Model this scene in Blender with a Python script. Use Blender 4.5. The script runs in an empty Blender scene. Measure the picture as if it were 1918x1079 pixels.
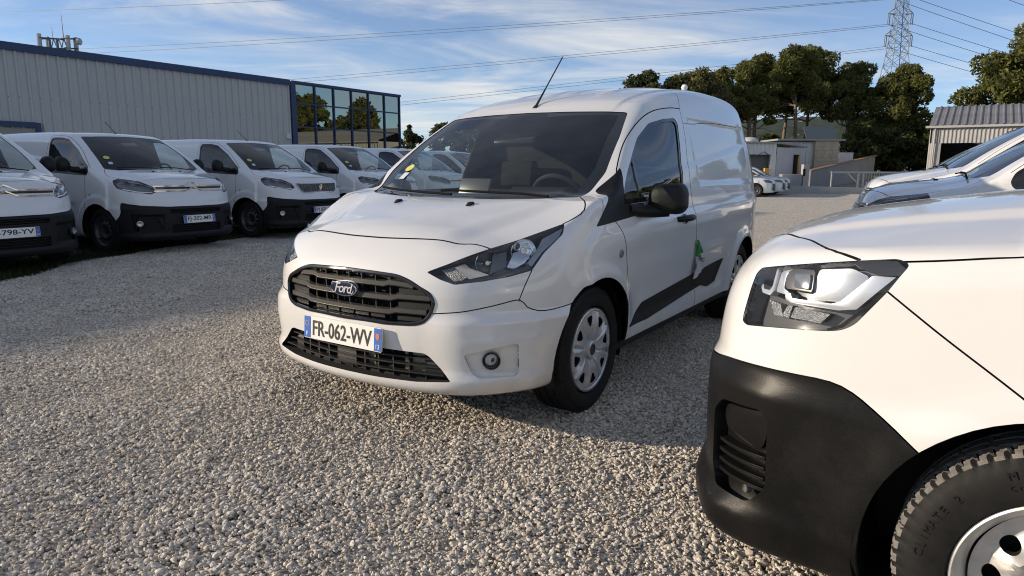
import bpy, bmesh, math, random
import numpy as np
from mathutils import Vector, Matrix
R = math.radians
SC = bpy.context.scene
COL = SC.collection

# ---------------------------------------------------------------- camera
cam = bpy.data.cameras.new('camera'); camo = bpy.data.objects.new('camera', cam); COL.objects.link(camo)
cam.sensor_width = 36.0; cam.lens = 23.715; cam.clip_start = .05; cam.clip_end = 5000
_p, _r = R(9.973), R(.330)
_f = Vector((0, math.cos(_p), -math.sin(_p))); _u = Vector((0, math.sin(_p), math.cos(_p))); _x = Vector((1, 0, 0))
_right = _x*math.cos(_r)+_u*math.sin(_r); _up = -_x*math.sin(_r)+_u*math.cos(_r)
camo.matrix_world = Matrix(((_right.x, _up.x, -_f.x, 0), (_right.y, _up.y, -_f.y, 0), (_right.z, _up.z, -_f.z, 1.2241), (0, 0, 0, 1)))
SC.camera = camo

# ---------------------------------------------------------------- sun and sky
SUN_AZ, SUN_EL = R(-91), R(15.0)      # azimuth measured clockwise from +Y (the way the camera looks)
sun = bpy.data.lights.new('sun', 'SUN'); suno = bpy.data.objects.new('sun', sun); COL.objects.link(suno)
sun.energy = 4.4; sun.angle = R(.55); sun.color = (1, .84, .65)
_s = Vector((math.sin(SUN_AZ)*math.cos(SUN_EL), math.cos(SUN_AZ)*math.cos(SUN_EL), math.sin(SUN_EL)))
suno.rotation_euler = _s.to_track_quat('Z', 'Y').to_euler(); suno.location = _s*60
w = bpy.data.worlds.new('World'); SC.world = w; w.use_nodes = True
nt = w.node_tree; nt.nodes.clear()
def _n(t, **k):
    n = nt.nodes.new(t)
    for a, b in k.items(): setattr(n, a, b)
    return n
sky = _n('ShaderNodeTexSky', sky_type='NISHITA', sun_disc=False, sun_elevation=SUN_EL, sun_rotation=SUN_AZ, altitude=0, air_density=.75, dust_density=.05, ozone_density=3.0)
# thin streaks of cirrus, laid on a flat sheet high above (direction divided by its height)
tc = _n('ShaderNodeTexCoord'); sep = _n('ShaderNodeSeparateXYZ'); nt.links.new(tc.outputs['Generated'], sep.inputs[0])
zz = _n('ShaderNodeMath', operation='MAXIMUM'); nt.links.new(sep.outputs[2], zz.inputs[0]); zz.inputs[1].default_value = 0
za = _n('ShaderNodeMath', operation='ADD'); nt.links.new(zz.outputs[0], za.inputs[0]); za.inputs[1].default_value = .09
dx = _n('ShaderNodeMath', operation='DIVIDE'); dy = _n('ShaderNodeMath', operation='DIVIDE')
for m, i in ((dx, 0), (dy, 1)): nt.links.new(sep.outputs[i], m.inputs[0]); nt.links.new(za.outputs[0], m.inputs[1])
cmb = _n('ShaderNodeCombineXYZ'); nt.links.new(dx.outputs[0], cmb.inputs[0]); nt.links.new(dy.outputs[0], cmb.inputs[1])
def cloud(rot, scale, loc, noise, detail, lo, hi, dist=.4, rough=.6):
    mp = _n('ShaderNodeMapping'); mp.inputs['Rotation'].default_value = (0, 0, R(rot)); mp.inputs['Scale'].default_value = scale; mp.inputs['Location'].default_value = loc
    nt.links.new(cmb.outputs[0], mp.inputs[0])
    no = _n('ShaderNodeTexNoise'); no.inputs['Scale'].default_value = noise; no.inputs['Detail'].default_value = detail; no.inputs['Roughness'].default_value = rough; no.inputs['Distortion'].default_value = dist
    nt.links.new(mp.outputs[0], no.inputs['Vector'])
    r = _n('ShaderNodeMapRange'); r.interpolation_type = 'SMOOTHSTEP'; r.inputs[1].default_value = lo; r.inputs[2].default_value = hi
    nt.links.new(no.outputs['Fac'], r.inputs[0]); return r.outputs[0]
c1 = cloud(28, (.42, .95, 1), (3.1, 1.7, 0), 1.0, 9, .36, .72, 1.2, .60)
c2 = cloud(15, (.35, .7, 1), (7.3, 4.2, 0), .55, 6, .30, .62, .5)
mul = _n('ShaderNodeMath', operation='MULTIPLY'); nt.links.new(c1, mul.inputs[0]); nt.links.new(c2, mul.inputs[1])
c3 = cloud(12, (.5, 3.2, 1), (1.3, 9.2, 0), 1.1, 4, .60, .80, .2)
mx = _n('ShaderNodeMath', operation='MULTIPLY_ADD'); nt.links.new(c3, mx.inputs[0]); mx.inputs[1].default_value = .35; nt.links.new(mul.outputs[0], mx.inputs[2])
veil = _n('ShaderNodeMath', operation='ADD'); nt.links.new(mx.outputs[0], veil.inputs[0]); veil.inputs[1].default_value = .14
cl = _n('ShaderNodeMath', operation='MULTIPLY', use_clamp=True); nt.links.new(veil.outputs[0], cl.inputs[0]); cl.inputs[1].default_value = .88
mix = _n('ShaderNodeMix', data_type='RGBA'); nt.links.new(cl.outputs[0], mix.inputs['Factor'])
gain = _n('ShaderNodeVectorMath', operation='MULTIPLY'); gain.inputs[1].default_value = (.90, .98, 1.08); nt.links.new(sky.outputs[0], gain.inputs[0])   # daylight white balance
nt.links.new(gain.outputs[0], mix.inputs['A']); mix.inputs['B'].default_value = (6.0, 6.0, 5.85, 1)
bg = _n('ShaderNodeBackground'); bg.inputs['Strength'].default_value = .115; nt.links.new(mix.outputs['Result'], bg.inputs['Color'])
out = _n('ShaderNodeOutputWorld'); nt.links.new(bg.outputs[0], out.inputs[0])
SC.view_settings.view_transform = 'Standard'; SC.view_settings.look = 'None'; SC.view_settings.exposure = 0.30; SC.view_settings.gamma = 1.0
SC.view_settings.use_curve_mapping = False
SC.cycles.max_bounces = 10; SC.cycles.transparent_max_bounces = 16; SC.cycles.caustics_reflective = False; SC.cycles.caustics_refractive = False
SC.cycles.use_denoising = True; SC.cycles.filter_width = 1.1; SC.cycles.sample_clamp_indirect = 6.0
# ---------------------------------------------------------------- materials
MATS = {}
def mat(name, col=(.5, .5, .5), rough=.5, metal=0.0, coat=0.0, spec=.5, bump=0.0, bscale=60.0, var=0.0, vscale=3.0, emit=0.0, detail=4.0, aniso=None):
    """procedural principled material: colour with some noise variation and fine relief"""
    if name in MATS: return MATS[name]
    m = bpy.data.materials.new(name); m.use_nodes = True; MATS[name] = m
    t = m.node_tree; b = t.nodes['Principled BSDF']
    b.inputs['Base Color'].default_value = (*col, 1); b.inputs['Roughness'].default_value = rough; b.inputs['Metallic'].default_value = metal
    b.inputs['Coat Weight'].default_value = coat; b.inputs['Coat Roughness'].default_value = .03; b.inputs['Specular IOR Level'].default_value = spec
    if emit: b.inputs['Emission Color'].default_value = (*col, 1); b.inputs['Emission Strength'].default_value = emit
    if var or bump:
        tc = t.nodes.new('ShaderNodeTexCoord')
        if var:
            n = t.nodes.new('ShaderNodeTexNoise'); n.inputs['Scale'].default_value = vscale; n.inputs['Detail'].default_value = detail; n.inputs['Roughness'].default_value = .65
            t.links.new(tc.outputs['Object'], n.inputs['Vector'])
            r = t.nodes.new('ShaderNodeMapRange'); r.inputs[1].default_value = .3; r.inputs[2].default_value = .7; r.inputs[3].default_value = 1-var; r.inputs[4].default_value = 1+var
            t.links.new(n.outputs['Fac'], r.inputs[0])
            v = t.nodes.new('ShaderNodeVectorMath'); v.operation = 'SCALE'; v.inputs[0].default_value = col; t.links.new(r.outputs[0], v.inputs['Scale'])
            t.links.new(v.outputs[0], b.inputs['Base Color'])
        if bump:
            n = t.nodes.new('ShaderNodeTexNoise'); n.inputs['Scale'].default_value = bscale; n.inputs['Detail'].default_value = 3
            t.links.new(tc.outputs['Object'], n.inputs['Vector'])
            u = t.nodes.new('ShaderNodeBump'); u.inputs['Strength'].default_value = bump; u.inputs['Distance'].default_value = .01
            t.links.new(n.outputs['Fac'], u.inputs['Height']); t.links.new(u.outputs[0], b.inputs['Normal'])
    return m
def glass_mat(name, tint=(.75, .8, .78), refl=1.5, dirt=.06, rough=.0, base_refl=.0, gcol=(1, 1, 1)):
    """thin pane: see-through with a tint, mirror reflection by the angle, a film of dust"""
    if name in MATS: return MATS[name]
    m = bpy.data.materials.new(name); m.use_nodes = True; MATS[name] = m
    t = m.node_tree; t.nodes.clear(); N = t.nodes.new
    o = N('ShaderNodeOutputMaterial'); tr = N('ShaderNodeBsdfTransparent'); tr.inputs[0].default_value = (*tint, 1)
    gl = N('ShaderNodeBsdfGlossy'); gl.inputs['Roughness'].default_value = rough; gl.inputs[0].default_value = (*gcol, 1)
    fr = N('ShaderNodeFresnel'); ge = N('ShaderNodeNewGeometry'); ir = N('ShaderNodeMath'); ir.operation = 'MULTIPLY_ADD'; t.links.new(ge.outputs['Backfacing'], ir.inputs[0]); ir.inputs[1].default_value = 1/refl-refl; ir.inputs[2].default_value = refl; t.links.new(ir.outputs[0], fr.inputs['IOR'])   # a thin pane mirrors alike from both sides
    ad = N('ShaderNodeMath'); ad.operation = 'ADD'; ad.use_clamp = True; t.links.new(fr.outputs[0], ad.inputs[0]); ad.inputs[1].default_value = base_refl
    mx = N('ShaderNodeMixShader'); t.links.new(ad.outputs[0], mx.inputs[0]); t.links.new(tr.outputs[0], mx.inputs[1]); t.links.new(gl.outputs[0], mx.inputs[2])
    df = N('ShaderNodeBsdfDiffuse'); df.inputs[0].default_value = (.5, .48, .44, 1)
    tc = N('ShaderNodeTexCoord'); no = N('ShaderNodeTexNoise'); no.inputs['Scale'].default_value = 5; no.inputs['Detail'].default_value = 6; t.links.new(tc.outputs['Object'], no.inputs['Vector'])
    r = N('ShaderNodeMapRange'); r.inputs[1].default_value = .35; r.inputs[2].default_value = .75; r.inputs[3].default_value = dirt*.4; r.inputs[4].default_value = dirt*1.6; t.links.new(no.outputs['Fac'], r.inputs[0])
    m2 = N('ShaderNodeMixShader'); t.links.new(r.outputs[0], m2.inputs[0]); t.links.new(mx.outputs[0], m2.inputs[1]); t.links.new(df.outputs[0], m2.inputs[2])
    t.links.new(m2.outputs[0], o.inputs[0]); return m
def paint_mat(name, col, dirt=(.42, .38, .32), amount=.35, flake=0.0):
    """clear-coated car paint with road dust that thickens in patches near the sills"""
    if name in MATS: return MATS[name]
    m = mat(name, col, .32, 0, .9, .5); t = m.node_tree; b = t.nodes['Principled BSDF']; N = t.nodes.new
    tc = N('ShaderNodeTexCoord'); no = N('ShaderNodeTexNoise'); no.inputs['Scale'].default_value = 4.0; no.inputs['Detail'].default_value = 8; no.inputs['Roughness'].default_value = .7
    t.links.new(tc.outputs['Object'], no.inputs['Vector'])
    sp = N('ShaderNodeTexNoise'); sp.inputs['Scale'].default_value = 130; sp.inputs['Detail'].default_value = 2; t.links.new(tc.outputs['Object'], sp.inputs['Vector'])
    sr = N('ShaderNodeMapRange'); sr.inputs[1].default_value = .68; sr.inputs[2].default_value = .80; sr.inputs[3].default_value = 0; sr.inputs[4].default_value = .35; t.links.new(sp.outputs['Fac'], sr.inputs[0])
    se = N('ShaderNodeSeparateXYZ'); t.links.new(tc.outputs['Object'], se.inputs[0])
    zr = N('ShaderNodeMapRange'); zr.inputs[1].default_value = .75; zr.inputs[2].default_value = .18; zr.inputs[3].default_value = .07; zr.inputs[4].default_value = amount; t.links.new(se.outputs[2], zr.inputs[0])
    r = N('ShaderNodeMapRange'); r.inputs[1].default_value = .35; r.inputs[2].default_value = .7; t.links.new(no.outputs['Fac'], r.inputs[0])
    mu = N('ShaderNodeMath'); mu.operation = 'MULTIPLY'; t.links.new(zr.outputs[0], mu.inputs[0]); t.links.new(r.outputs[0], mu.inputs[1])
    m3 = N('ShaderNodeMath'); m3.operation = 'MULTIPLY_ADD'; t.links.new(sr.outputs[0], m3.inputs[0]); t.links.new(zr.outputs[0], m3.inputs[1]); t.links.new(mu.outputs[0], m3.inputs[2]); m3.use_clamp = True
    mx = N('ShaderNodeMix'); mx.data_type = 'RGBA'; t.links.new(m3.outputs[0], mx.inputs['Factor']); mx.inputs['A'].default_value = (*col, 1); mx.inputs['B'].default_value = (*dirt, 1)
    t.links.new(mx.outputs['Result'], b.inputs['Base Color'])
    rr = N('ShaderNodeMapRange'); rr.inputs[3].default_value = .03; rr.inputs[4].default_value = .35; t.links.new(m3.outputs[0], rr.inputs[0]); t.links.new(rr.outputs[0], b.inputs['Coat Roughness'])
    return m

def plastic_mat(name, col=(.0065, .0065, .0065), dust=(.016, .0155, .0145)):
    """grained black bumper plastic with pale scuffs and patches of dust"""
    if name in MATS: return MATS[name]
    m = mat(name, col, .4, spec=.20); t = m.node_tree; b = t.nodes['Principled BSDF']; N = t.nodes.new; K = t.links.new; tc = N('ShaderNodeTexCoord')
    n1 = N('ShaderNodeTexNoise'); n1.inputs['Scale'].default_value = 3.5; n1.inputs['Detail'].default_value = 10; n1.inputs['Roughness'].default_value = .72; K(tc.outputs['Object'], n1.inputs['Vector'])
    mp = N('ShaderNodeMapping'); mp.inputs['Scale'].default_value = (40, 40, 3); mp.inputs['Rotation'].default_value = (.5, .3, 0); K(tc.outputs['Object'], mp.inputs[0]); n2 = N('ShaderNodeTexNoise'); n2.inputs['Scale'].default_value = 2.2; n2.inputs['Detail'].default_value = 4; K(mp.outputs[0], n2.inputs['Vector'])
    r1 = N('ShaderNodeMapRange'); r1.inputs[1].default_value = .48; r1.inputs[2].default_value = .75; r1.inputs[4].default_value = .55; K(n1.outputs['Fac'], r1.inputs[0]); r2 = N('ShaderNodeMapRange'); r2.inputs[1].default_value = .70; r2.inputs[2].default_value = .80; r2.inputs[4].default_value = .35; K(n2.outputs['Fac'], r2.inputs[0])
    ad = N('ShaderNodeMath'); ad.operation = 'ADD'; ad.use_clamp = True; K(r1.outputs[0], ad.inputs[0]); K(r2.outputs[0], ad.inputs[1])
    mx = N('ShaderNodeMix'); mx.data_type = 'RGBA'; K(ad.outputs[0], mx.inputs['Factor']); mx.inputs['A'].default_value = (*col, 1); mx.inputs['B'].default_value = (*dust, 1); K(mx.outputs['Result'], b.inputs['Base Color'])
    rr = N('ShaderNodeMapRange'); rr.inputs[3].default_value = .34; rr.inputs[4].default_value = .75; K(ad.outputs[0], rr.inputs[0]); K(rr.outputs[0], b.inputs['Roughness'])
    gr = N('ShaderNodeTexNoise'); gr.inputs['Scale'].default_value = 420; K(tc.outputs['Object'], gr.inputs['Vector']); bu = N('ShaderNodeBump'); bu.inputs['Strength'].default_value = .12; bu.inputs['Distance'].default_value = .004; K(gr.outputs['Fac'], bu.inputs['Height']); K(bu.outputs[0], b.inputs['Normal'])
    return m

# ---------------------------------------------------------------- mesh building
def tag(o, label=None, cat=None, group=None, kind=None):
    if label: o['label'] = label
    if cat: o['category'] = cat
    if group: o['group'] = group
    if kind: o['kind'] = kind
    return o
def empty(name, loc=(0, 0, 0), rz=0.0, parent=None):
    o = bpy.data.objects.new(name, None); COL.objects.link(o); o.location = loc; o.rotation_euler = (0, 0, rz); o.empty_display_size = .2
    if parent: o.parent = parent
    return o
def link(name, me, parent=None, loc=None):
    o = bpy.data.objects.new(name, me); COL.objects.link(o)
    if parent: o.parent = parent
    if loc is not None: o.location = loc
    return o
def copy_tree(o, parent=None):
    c = o.copy(); COL.objects.link(c); c.parent = parent
    for ch in o.children: copy_tree(ch, c)
    return c
class MB:
    """collects simple shapes and links them as one mesh"""
    def __init__(s): s.v = []; s.f = []; s.mi = []; s.M = Matrix()
    def add(s, vs, fs, mi=0):
        b = len(s.v); s.v += [tuple(s.M @ Vector(v)) for v in vs]; s.f += [[b+i for i in f] for f in fs]; s.mi += [mi]*len(fs); return s
    def box(s, c, d, rz=0, mi=0, rot=None):
        x, y, z = (k/2 for k in d); m = (rot if rot is not None else Matrix.Rotation(rz, 3, 'Z'))
        vs = [m @ Vector((a, b, e))+Vector(c) for a in (-x, x) for b in (-y, y) for e in (-z, z)]
        return s.add(vs, [(0, 1, 3, 2), (4, 6, 7, 5), (0, 4, 5, 1), (2, 3, 7, 6), (0, 2, 6, 4), (1, 5, 7, 3)], mi)
    def prism(s, poly, a, b, axis='y', mi=0):
        """2-D outline (counter-clockwise) extruded along an axis from a to b"""
        f = {'x': lambda p, t: (t, p[0], p[1]), 'y': lambda p, t: (p[0], t, p[1]), 'z': lambda p, t: (p[0], p[1], t)}[axis]
        n = len(poly); vs = [f(p, a) for p in poly]+[f(p, b) for p in poly]
        return s.add(vs, [list(range(n))[::-1], list(range(n, 2*n))]+[(i, (i+1) % n, n+(i+1) % n, n+i) for i in range(n)], mi)
    def tube(s, pts, r, n=8, mi=0, cap=True, closed=False):
        pts = [Vector(p) for p in pts]; rs = r if isinstance(r, (list, tuple)) else [r]*len(pts); L = len(pts)
        vs = []; up = None
        for i, p in enumerate(pts):
            if closed: d = (pts[(i+1) % L]-pts[i-1])
            else: d = (pts[min(i+1, L-1)]-pts[max(i-1, 0)])
            d = d.normalized() if d.length > 1e-9 else Vector((0, 0, 1))
            if up is None: up = d.orthogonal().normalized()
            else:
                up = (up-d*up.dot(d)); up = up.normalized() if up.length > 1e-6 else d.orthogonal().normalized()
            w = d.cross(up)
            vs += [p+(up*math.cos(2*math.pi*k/n)+w*math.sin(2*math.pi*k/n))*rs[i] for k in range(n)]
        fs = []
        for i in range(L if closed else L-1):
            j = (i+1) % L
            fs += [(i*n+k, i*n+(k+1) % n, j*n+(k+1) % n, j*n+k) for k in range(n)]
        if cap and not closed: fs += [list(range(n))[::-1], [(L-1)*n+k for k in range(n)]]
        return s.add(vs, fs, mi)
    def lathe(s, prof, n=48, axis='y', c=(0, 0, 0), mi=0, close=False, mis=None):
        """profile of (radius, offset along the axis), turned round the axis"""
        m = len(prof); vs = []
        for k in range(n):
            a = 2*math.pi*k/n; ca, sa = math.cos(a), math.sin(a)
            for r, t in prof:
                p = {'y': (r*ca, t, r*sa), 'z': (r*ca, r*sa, t), 'x': (t, r*ca, r*sa)}[axis]; vs.append((p[0]+c[0], p[1]+c[1], p[2]+c[2]))
        e = m if close else m-1
        for i in range(e):
            s_ = [(k*m+i, k*m+(i+1) % m, ((k+1) % n)*m+(i+1) % m, ((k+1) % n)*m+i) for k in range(n)]
            if i == 0: s.add(vs, s_, mis[i] if mis else mi); base = len(s.v)-len(vs)
            else: s.f += [[base+q for q in f] for f in s_]; s.mi += [mis[i] if mis else mi]*len(s_)
        return s
    def mesh(s, name, mats, bevel=0, smooth=30, merge=True):
        bm = bmesh.new(); vv = [bm.verts.new(v) for v in s.v]
        for f, i in zip(s.f, s.mi):
            try: q = bm.faces.new([vv[k] for k in f]); q.material_index = i
            except ValueError: pass
        if merge: bmesh.ops.remove_doubles(bm, verts=bm.verts, dist=1e-6)
        bmesh.ops.recalc_face_normals(bm, faces=bm.faces)
        if bevel:
            es = [e for e in bm.edges if len(e.link_faces) == 2 and e.calc_face_angle(0) > R(25)]
            bmesh.ops.bevel(bm, geom=es, offset=bevel, segments=2, profile=.6, affect='EDGES', clamp_overlap=True)
        me = bpy.data.meshes.new(name); bm.to_mesh(me); bm.free()
        for m in (mats if isinstance(mats, (list, tuple)) else [mats]): me.materials.append(m)
        if smooth: me.shade_smooth(); me.set_sharp_from_angle(angle=R(smooth))
        return me
    def build(s, name, mats, parent=None, bevel=0, smooth=30, loc=None, merge=True):
        return link(name, s.mesh(name, mats, bevel, smooth, merge), parent, loc)
def text_mesh(txt, size, depth=.001, shear=0.0, sx=1.0, bold=0.0, align='CENTER', space=1.0):
    """built-in font turned into a mesh in the XY plane, centred"""
    c = bpy.data.curves.new('lettering', 'FONT'); c.body = txt; c.size = size; c.extrude = depth; c.shear = shear; c.align_x = align; c.align_y = 'CENTER'; c.offset = bold; c.space_character = space; c.resolution_u = 3
    o = bpy.data.objects.new('lettering', c); COL.objects.link(o)
    dg = bpy.context.evaluated_depsgraph_get(); me = bpy.data.meshes.new_from_object(o.evaluated_get(dg)); bpy.data.objects.remove(o)
    if sx != 1: me.transform(Matrix.Diagonal((sx, 1, 1, 1)))
    return me
def rnd_poly(pts, r, n=4):
    """2-D outline with its corners rounded"""
    out = []; m = len(pts)
    for i in range(m):
        p = Vector(pts[i]); a = Vector(pts[i-1]); b = Vector(pts[(i+1) % m]); rr = r[i] if isinstance(r, (list, tuple)) else r
        da, db = (a-p), (b-p); k = min(rr, da.length*.45, db.length*.45)
        if k < 1e-5: out.append(tuple(p)); continue
        s = p+da.normalized()*k; e = p+db.normalized()*k
        for j in range(n+1):
            t = j/n; out.append(tuple(s*(1-t)**2+p*2*t*(1-t)+e*t*t))
    return out
# ---------------------------------------------------------------- car body shells
# A body is a smooth implicit surface F(x,|y|,z)=0 (x forward, front axle at 0, z up).  It is meshed on a
# grid, cut along the outlines of panels, windows and lamps, and every cut piece becomes a part.
def spl(xs, ys):
    """natural cubic spline with straight ends"""
    xs = np.array(xs, float); ys = np.array(ys, float)
    if xs[0] > xs[-1]: xs, ys = xs[::-1], ys[::-1]
    n = len(xs); h = np.diff(xs); A = np.eye(n); b = np.zeros(n)
    for i in range(1, n-1):
        A[i, i-1] = h[i-1]; A[i, i] = 2*(h[i-1]+h[i]); A[i, i+1] = h[i]
        b[i] = 6*((ys[i+1]-ys[i])/h[i]-(ys[i]-ys[i-1])/h[i-1])
    m = np.linalg.solve(A, b)
    s0 = (ys[1]-ys[0])/h[0]-h[0]*m[1]/6; s1 = (ys[-1]-ys[-2])/h[-1]+h[-1]*m[-2]/6
    def f(x):
        x = np.asarray(x, float); xc = np.clip(x, xs[0], xs[-1])
        i = np.clip(np.searchsorted(xs, xc)-1, 0, n-2)
        a = (xs[i+1]-xc)/h[i]; t = 1-a
        v = a*ys[i]+t*ys[i+1]+((a**3-a)*m[i]+(t**3-t)*m[i+1])*h[i]**2/6
        return v+np.where(x < xs[0], (x-xs[0])*s0, 0)+np.where(x > xs[-1], (x-xs[-1])*s1, 0)
    return f
def smax(a, b, k):
    h = np.clip(.5+.5*(a-b)/k, 0, 1)
    return b*(1-h)+a*h+k*h*(1-h)
def smin(a, b, k): return -smax(-a, -b, k)
def sst(a, b, x):
    t = np.clip((x-a)/(b-a), 0, 1); return t*t*(3-2*t)
def gau(x, c, w): return np.exp(-((x-c)/w)**2)

def f_passenger_van(x, y, z):
    """compact panel van with a short sloping bonnet (the one in the middle)"""
    W = FV['W'](x); V = FV['V'](z)+.055*sst(-1.3, -.5, x)*sst(1.05, 1.6, z)
    r0 = np.hypot(x, z-.322); r1 = np.hypot(x+2.66, z-.322)
    side = y-(W-V)
    flare = .020*np.exp(-np.maximum(r0-.385, 0)**2/.05**2)*sst(.0, .30, z)*sst(.2,.05,np.abs(z-.75)*.4) + .020*np.exp(-np.maximum(r1-.385, 0)**2/.05**2)*sst(.0, .30, z)
    zc = .885-.035*x
    cr = .013*sst(.07, -.005, z-zc)*sst(-.16, -.02, z-zc)*sst(.15, -.25, x)          # shoulder crease
    scal = -.018*sst(.36, .44, z)*sst(.70, .52, z)*sst(-.30, -.55, x)*sst(-2.25, -1.9, x)
    rec = -.012*sst(-1.50, -1.56, x)*sst(-2.98, -2.90, x)*sst(1.11, 1.16, z)*sst(1.585, 1.545, z)        # pressed panel behind the door
    side = side-flare-cr-scal-rec
    front = (x-(FV['A'](z)-FV['P'](y)))/np.sqrt(1+FV['dP'](y)**2)
    lip = .022*sst(.607, .552, z)*sst(.42, .62, y)*sst(.20,.34,z)
    front = front-lip
    shelf = .012*sst(.35, .29, z); front = front-shelf
    fx = (y-.685)/.125; fz = (z-.385)/.085                                              # fog lamp pocket
    rr_ = np.maximum(np.abs(fx), np.abs(fz)); pk = sst(1.05, .62, rr_); front = front-.006*gau(rr_, 1.05, .30)*sst(.58, .70, y)
    crown = np.interp(x, [-.3, 0, .2, .45, .62, .8], [-.03, -.015, .07, .16, .19, .19])
    hz = FV['Zh'](x)-crown*y*y
    rib = .45+.22*sst(.65, -.1, x)
    hz = hz+.016*sst(rib+.07, rib-.07, y)*sst(.75, .5, x)
    hood = (z-hz)/np.sqrt(1+FV['dZh'](x)**2)
    bot = np.where(x > .3, .215, .235)-z
    rear = -3.24+.10*sst(1.0, 1.8, z)-x
    low = smax(smax(side, hood, .035), front, .04)
    low = smax(low, smax(bot, rear, .05), .06)
    ws = (x-(-.0-1.46*(z-1.05)+.05*np.sin(np.clip((z-1.05)/.55, 0, 1)*math.pi))+.20*y*y)*.565
    rz = FV['Zr'](x)-.09*y*y
    rz = rz+.008*np.exp(-((np.abs(y-.2)-.13)/.03)**2)*sst(-1.0,-1.2,x)+.010*sst(.58,.545,y)
    roof = (z-rz)/np.sqrt(1+FV['dZr'](x)**2)
    cab = smax(smax(smax(side, roof, .11), ws, .035), x-.12, .02)
    cab = smax(cab, smax(rear, bot, .05), .10)
    return smin(low, cab, .03)
def _ford_tables():
    P = spl([0, .2, .35, .5, .6, .7, .8, .86, .895, .92], [0, .010, .034, .075, .125, .215, .36, .50, .68, .9])
    Zh = spl([.90, .84, .80, .74, .678, .5, .3, 0, -.3], [.60, .72, .785, .85, .902, .965, 1.01, 1.062, 1.10])
    Zr = spl([-.6, -.82, -1.0, -1.25, -1.6, -2.1, -2.7, -3.3], [1.53, 1.618, 1.675, 1.735, 1.79, 1.835, 1.85, 1.825])
    num = lambda f: (lambda x: (f(x+1e-3)-f(x-1e-3))/2e-3)
    return dict(P=P, dP=num(P), Zh=Zh, dZh=num(Zh), Zr=Zr, dZr=num(Zr),
        A=spl([.15, .21, .26, .33, .41, .52, .62, .70, .76, .85], [.77, .825, .852, .846, .850, .857, .847, .838, .818, .77]),
        W=spl([-3.4, -3.2, -3.0, -2.6, -2.0, -1.2, -.5, 0, .3, .9], [.79, .845, .880, .902, .908, .908, .908, .905, .893, .85]),
        V=spl([.15, .3, .45, .65, .9, 1.05, 1.3, 1.5, 1.6, 1.8], [.06, .025, .010, 0, .004, .02, .065, .115, .145, .22]))
FV = _ford_tables()

def f_near_van(x, y, z):
    """taller compact van with an upright black bumper (right-hand row)"""
    W = NV['W'](x); V = NV['V'](z)+.05*sst(-1.5, -.5, x)*sst(1.15, 1.7, z)
    r0 = np.hypot(x, z-.335); r1 = np.hypot(x+2.78, z-.335)
    side = y-(W-V)
    side = side-.018*np.exp(-np.maximum(r0-.40, 0)**2/.06**2)*sst(.0, .30, z)-.018*np.exp(-np.maximum(r1-.40, 0)**2/.06**2)*sst(.0, .30, z)
    side = side+.014*sst(.80,.70,z)*sst(.55,.66,z)*sst(-.3,-.5,x)
    front = (x-(NV['A'](z)-NV['P'](y)))/np.sqrt(1+NV['dP'](y)**2)
    front = front-.020*sst(.715, .64, z)                                  # bumper stands proud of the panel
    front = front-.030*sst(.36, .28, z)                                  # chin
    crown = np.interp(x, [-.2, .16, .45, .6, .9], [.06, .125, .105, .10, .14])
    hz = NV['Zh'](x)-crown*y*y+.014*sst(.60, .52, y)*sst(.85, .6, x)
    hood = (z-hz)/np.sqrt(1+NV['dZh'](x)**2)
    bot = np.where(x > .3, .19, .23)-z
    rear = -3.45+.08*sst(1.0, 1.8, z)-x
    low = smax(smax(side, hood, .07), front, .06); low = smax(low, smax(bot, rear, .05), .06)
    ws = (x-(-.12-1.55*(z-1.19)+.06*np.sin(np.clip((z-1.19)/.5, 0, 1)*math.pi))+.16*y*y)*.54
    roof = (z-(NV['Zr'](x)-.08*y*y))
    cab = smax(smax(smax(side, roof, .14), ws, .05), x-.03, .02); cab = smax(cab, smax(rear, bot, .05), .10)
    return smin(low, cab, .04)
def _near_tables():
    num = lambda f: (lambda x: (f(x+1e-3)-f(x-1e-3))/2e-3)
    P = spl([0, .3, .5, .6, .7, .78, .84, .88, .905, .93], [0, .02, .055, .085, .135, .205, .30, .42, .60, .9])
    Zh = spl([1.1, .985, .93, .85, .75, .6, .4, .15, -.1, -.4], [.55, .85, .94, 1.01, 1.055, 1.092, 1.127, 1.163, 1.188, 1.215])
    Zr = spl([-.7, -.95, -1.2, -1.7, -2.5, -3.5], [1.60, 1.735, 1.79, 1.83, 1.84, 1.81])
    return dict(P=P, dP=num(P), Zh=Zh, dZh=num(Zh), Zr=Zr,
        A=spl([.1, .22, .35, .5, .65, .8, .9, 1.0], [.90, .945, .955, .96, .958, .945, .92, .87]),
        W=spl([-3.5, -3.2, -2.8, -2, -1, -.3, 0, .3, .9], [.86, .89, .91, .92, .92, .92, .915, .908, .88]),
        V=spl([.15, .3, .5, .7, .95, 1.15, 1.4, 1.6, 1.85], [.06, .02, .005, 0, .01, .03, .08, .13, .20]))
NV = _near_tables()

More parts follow.
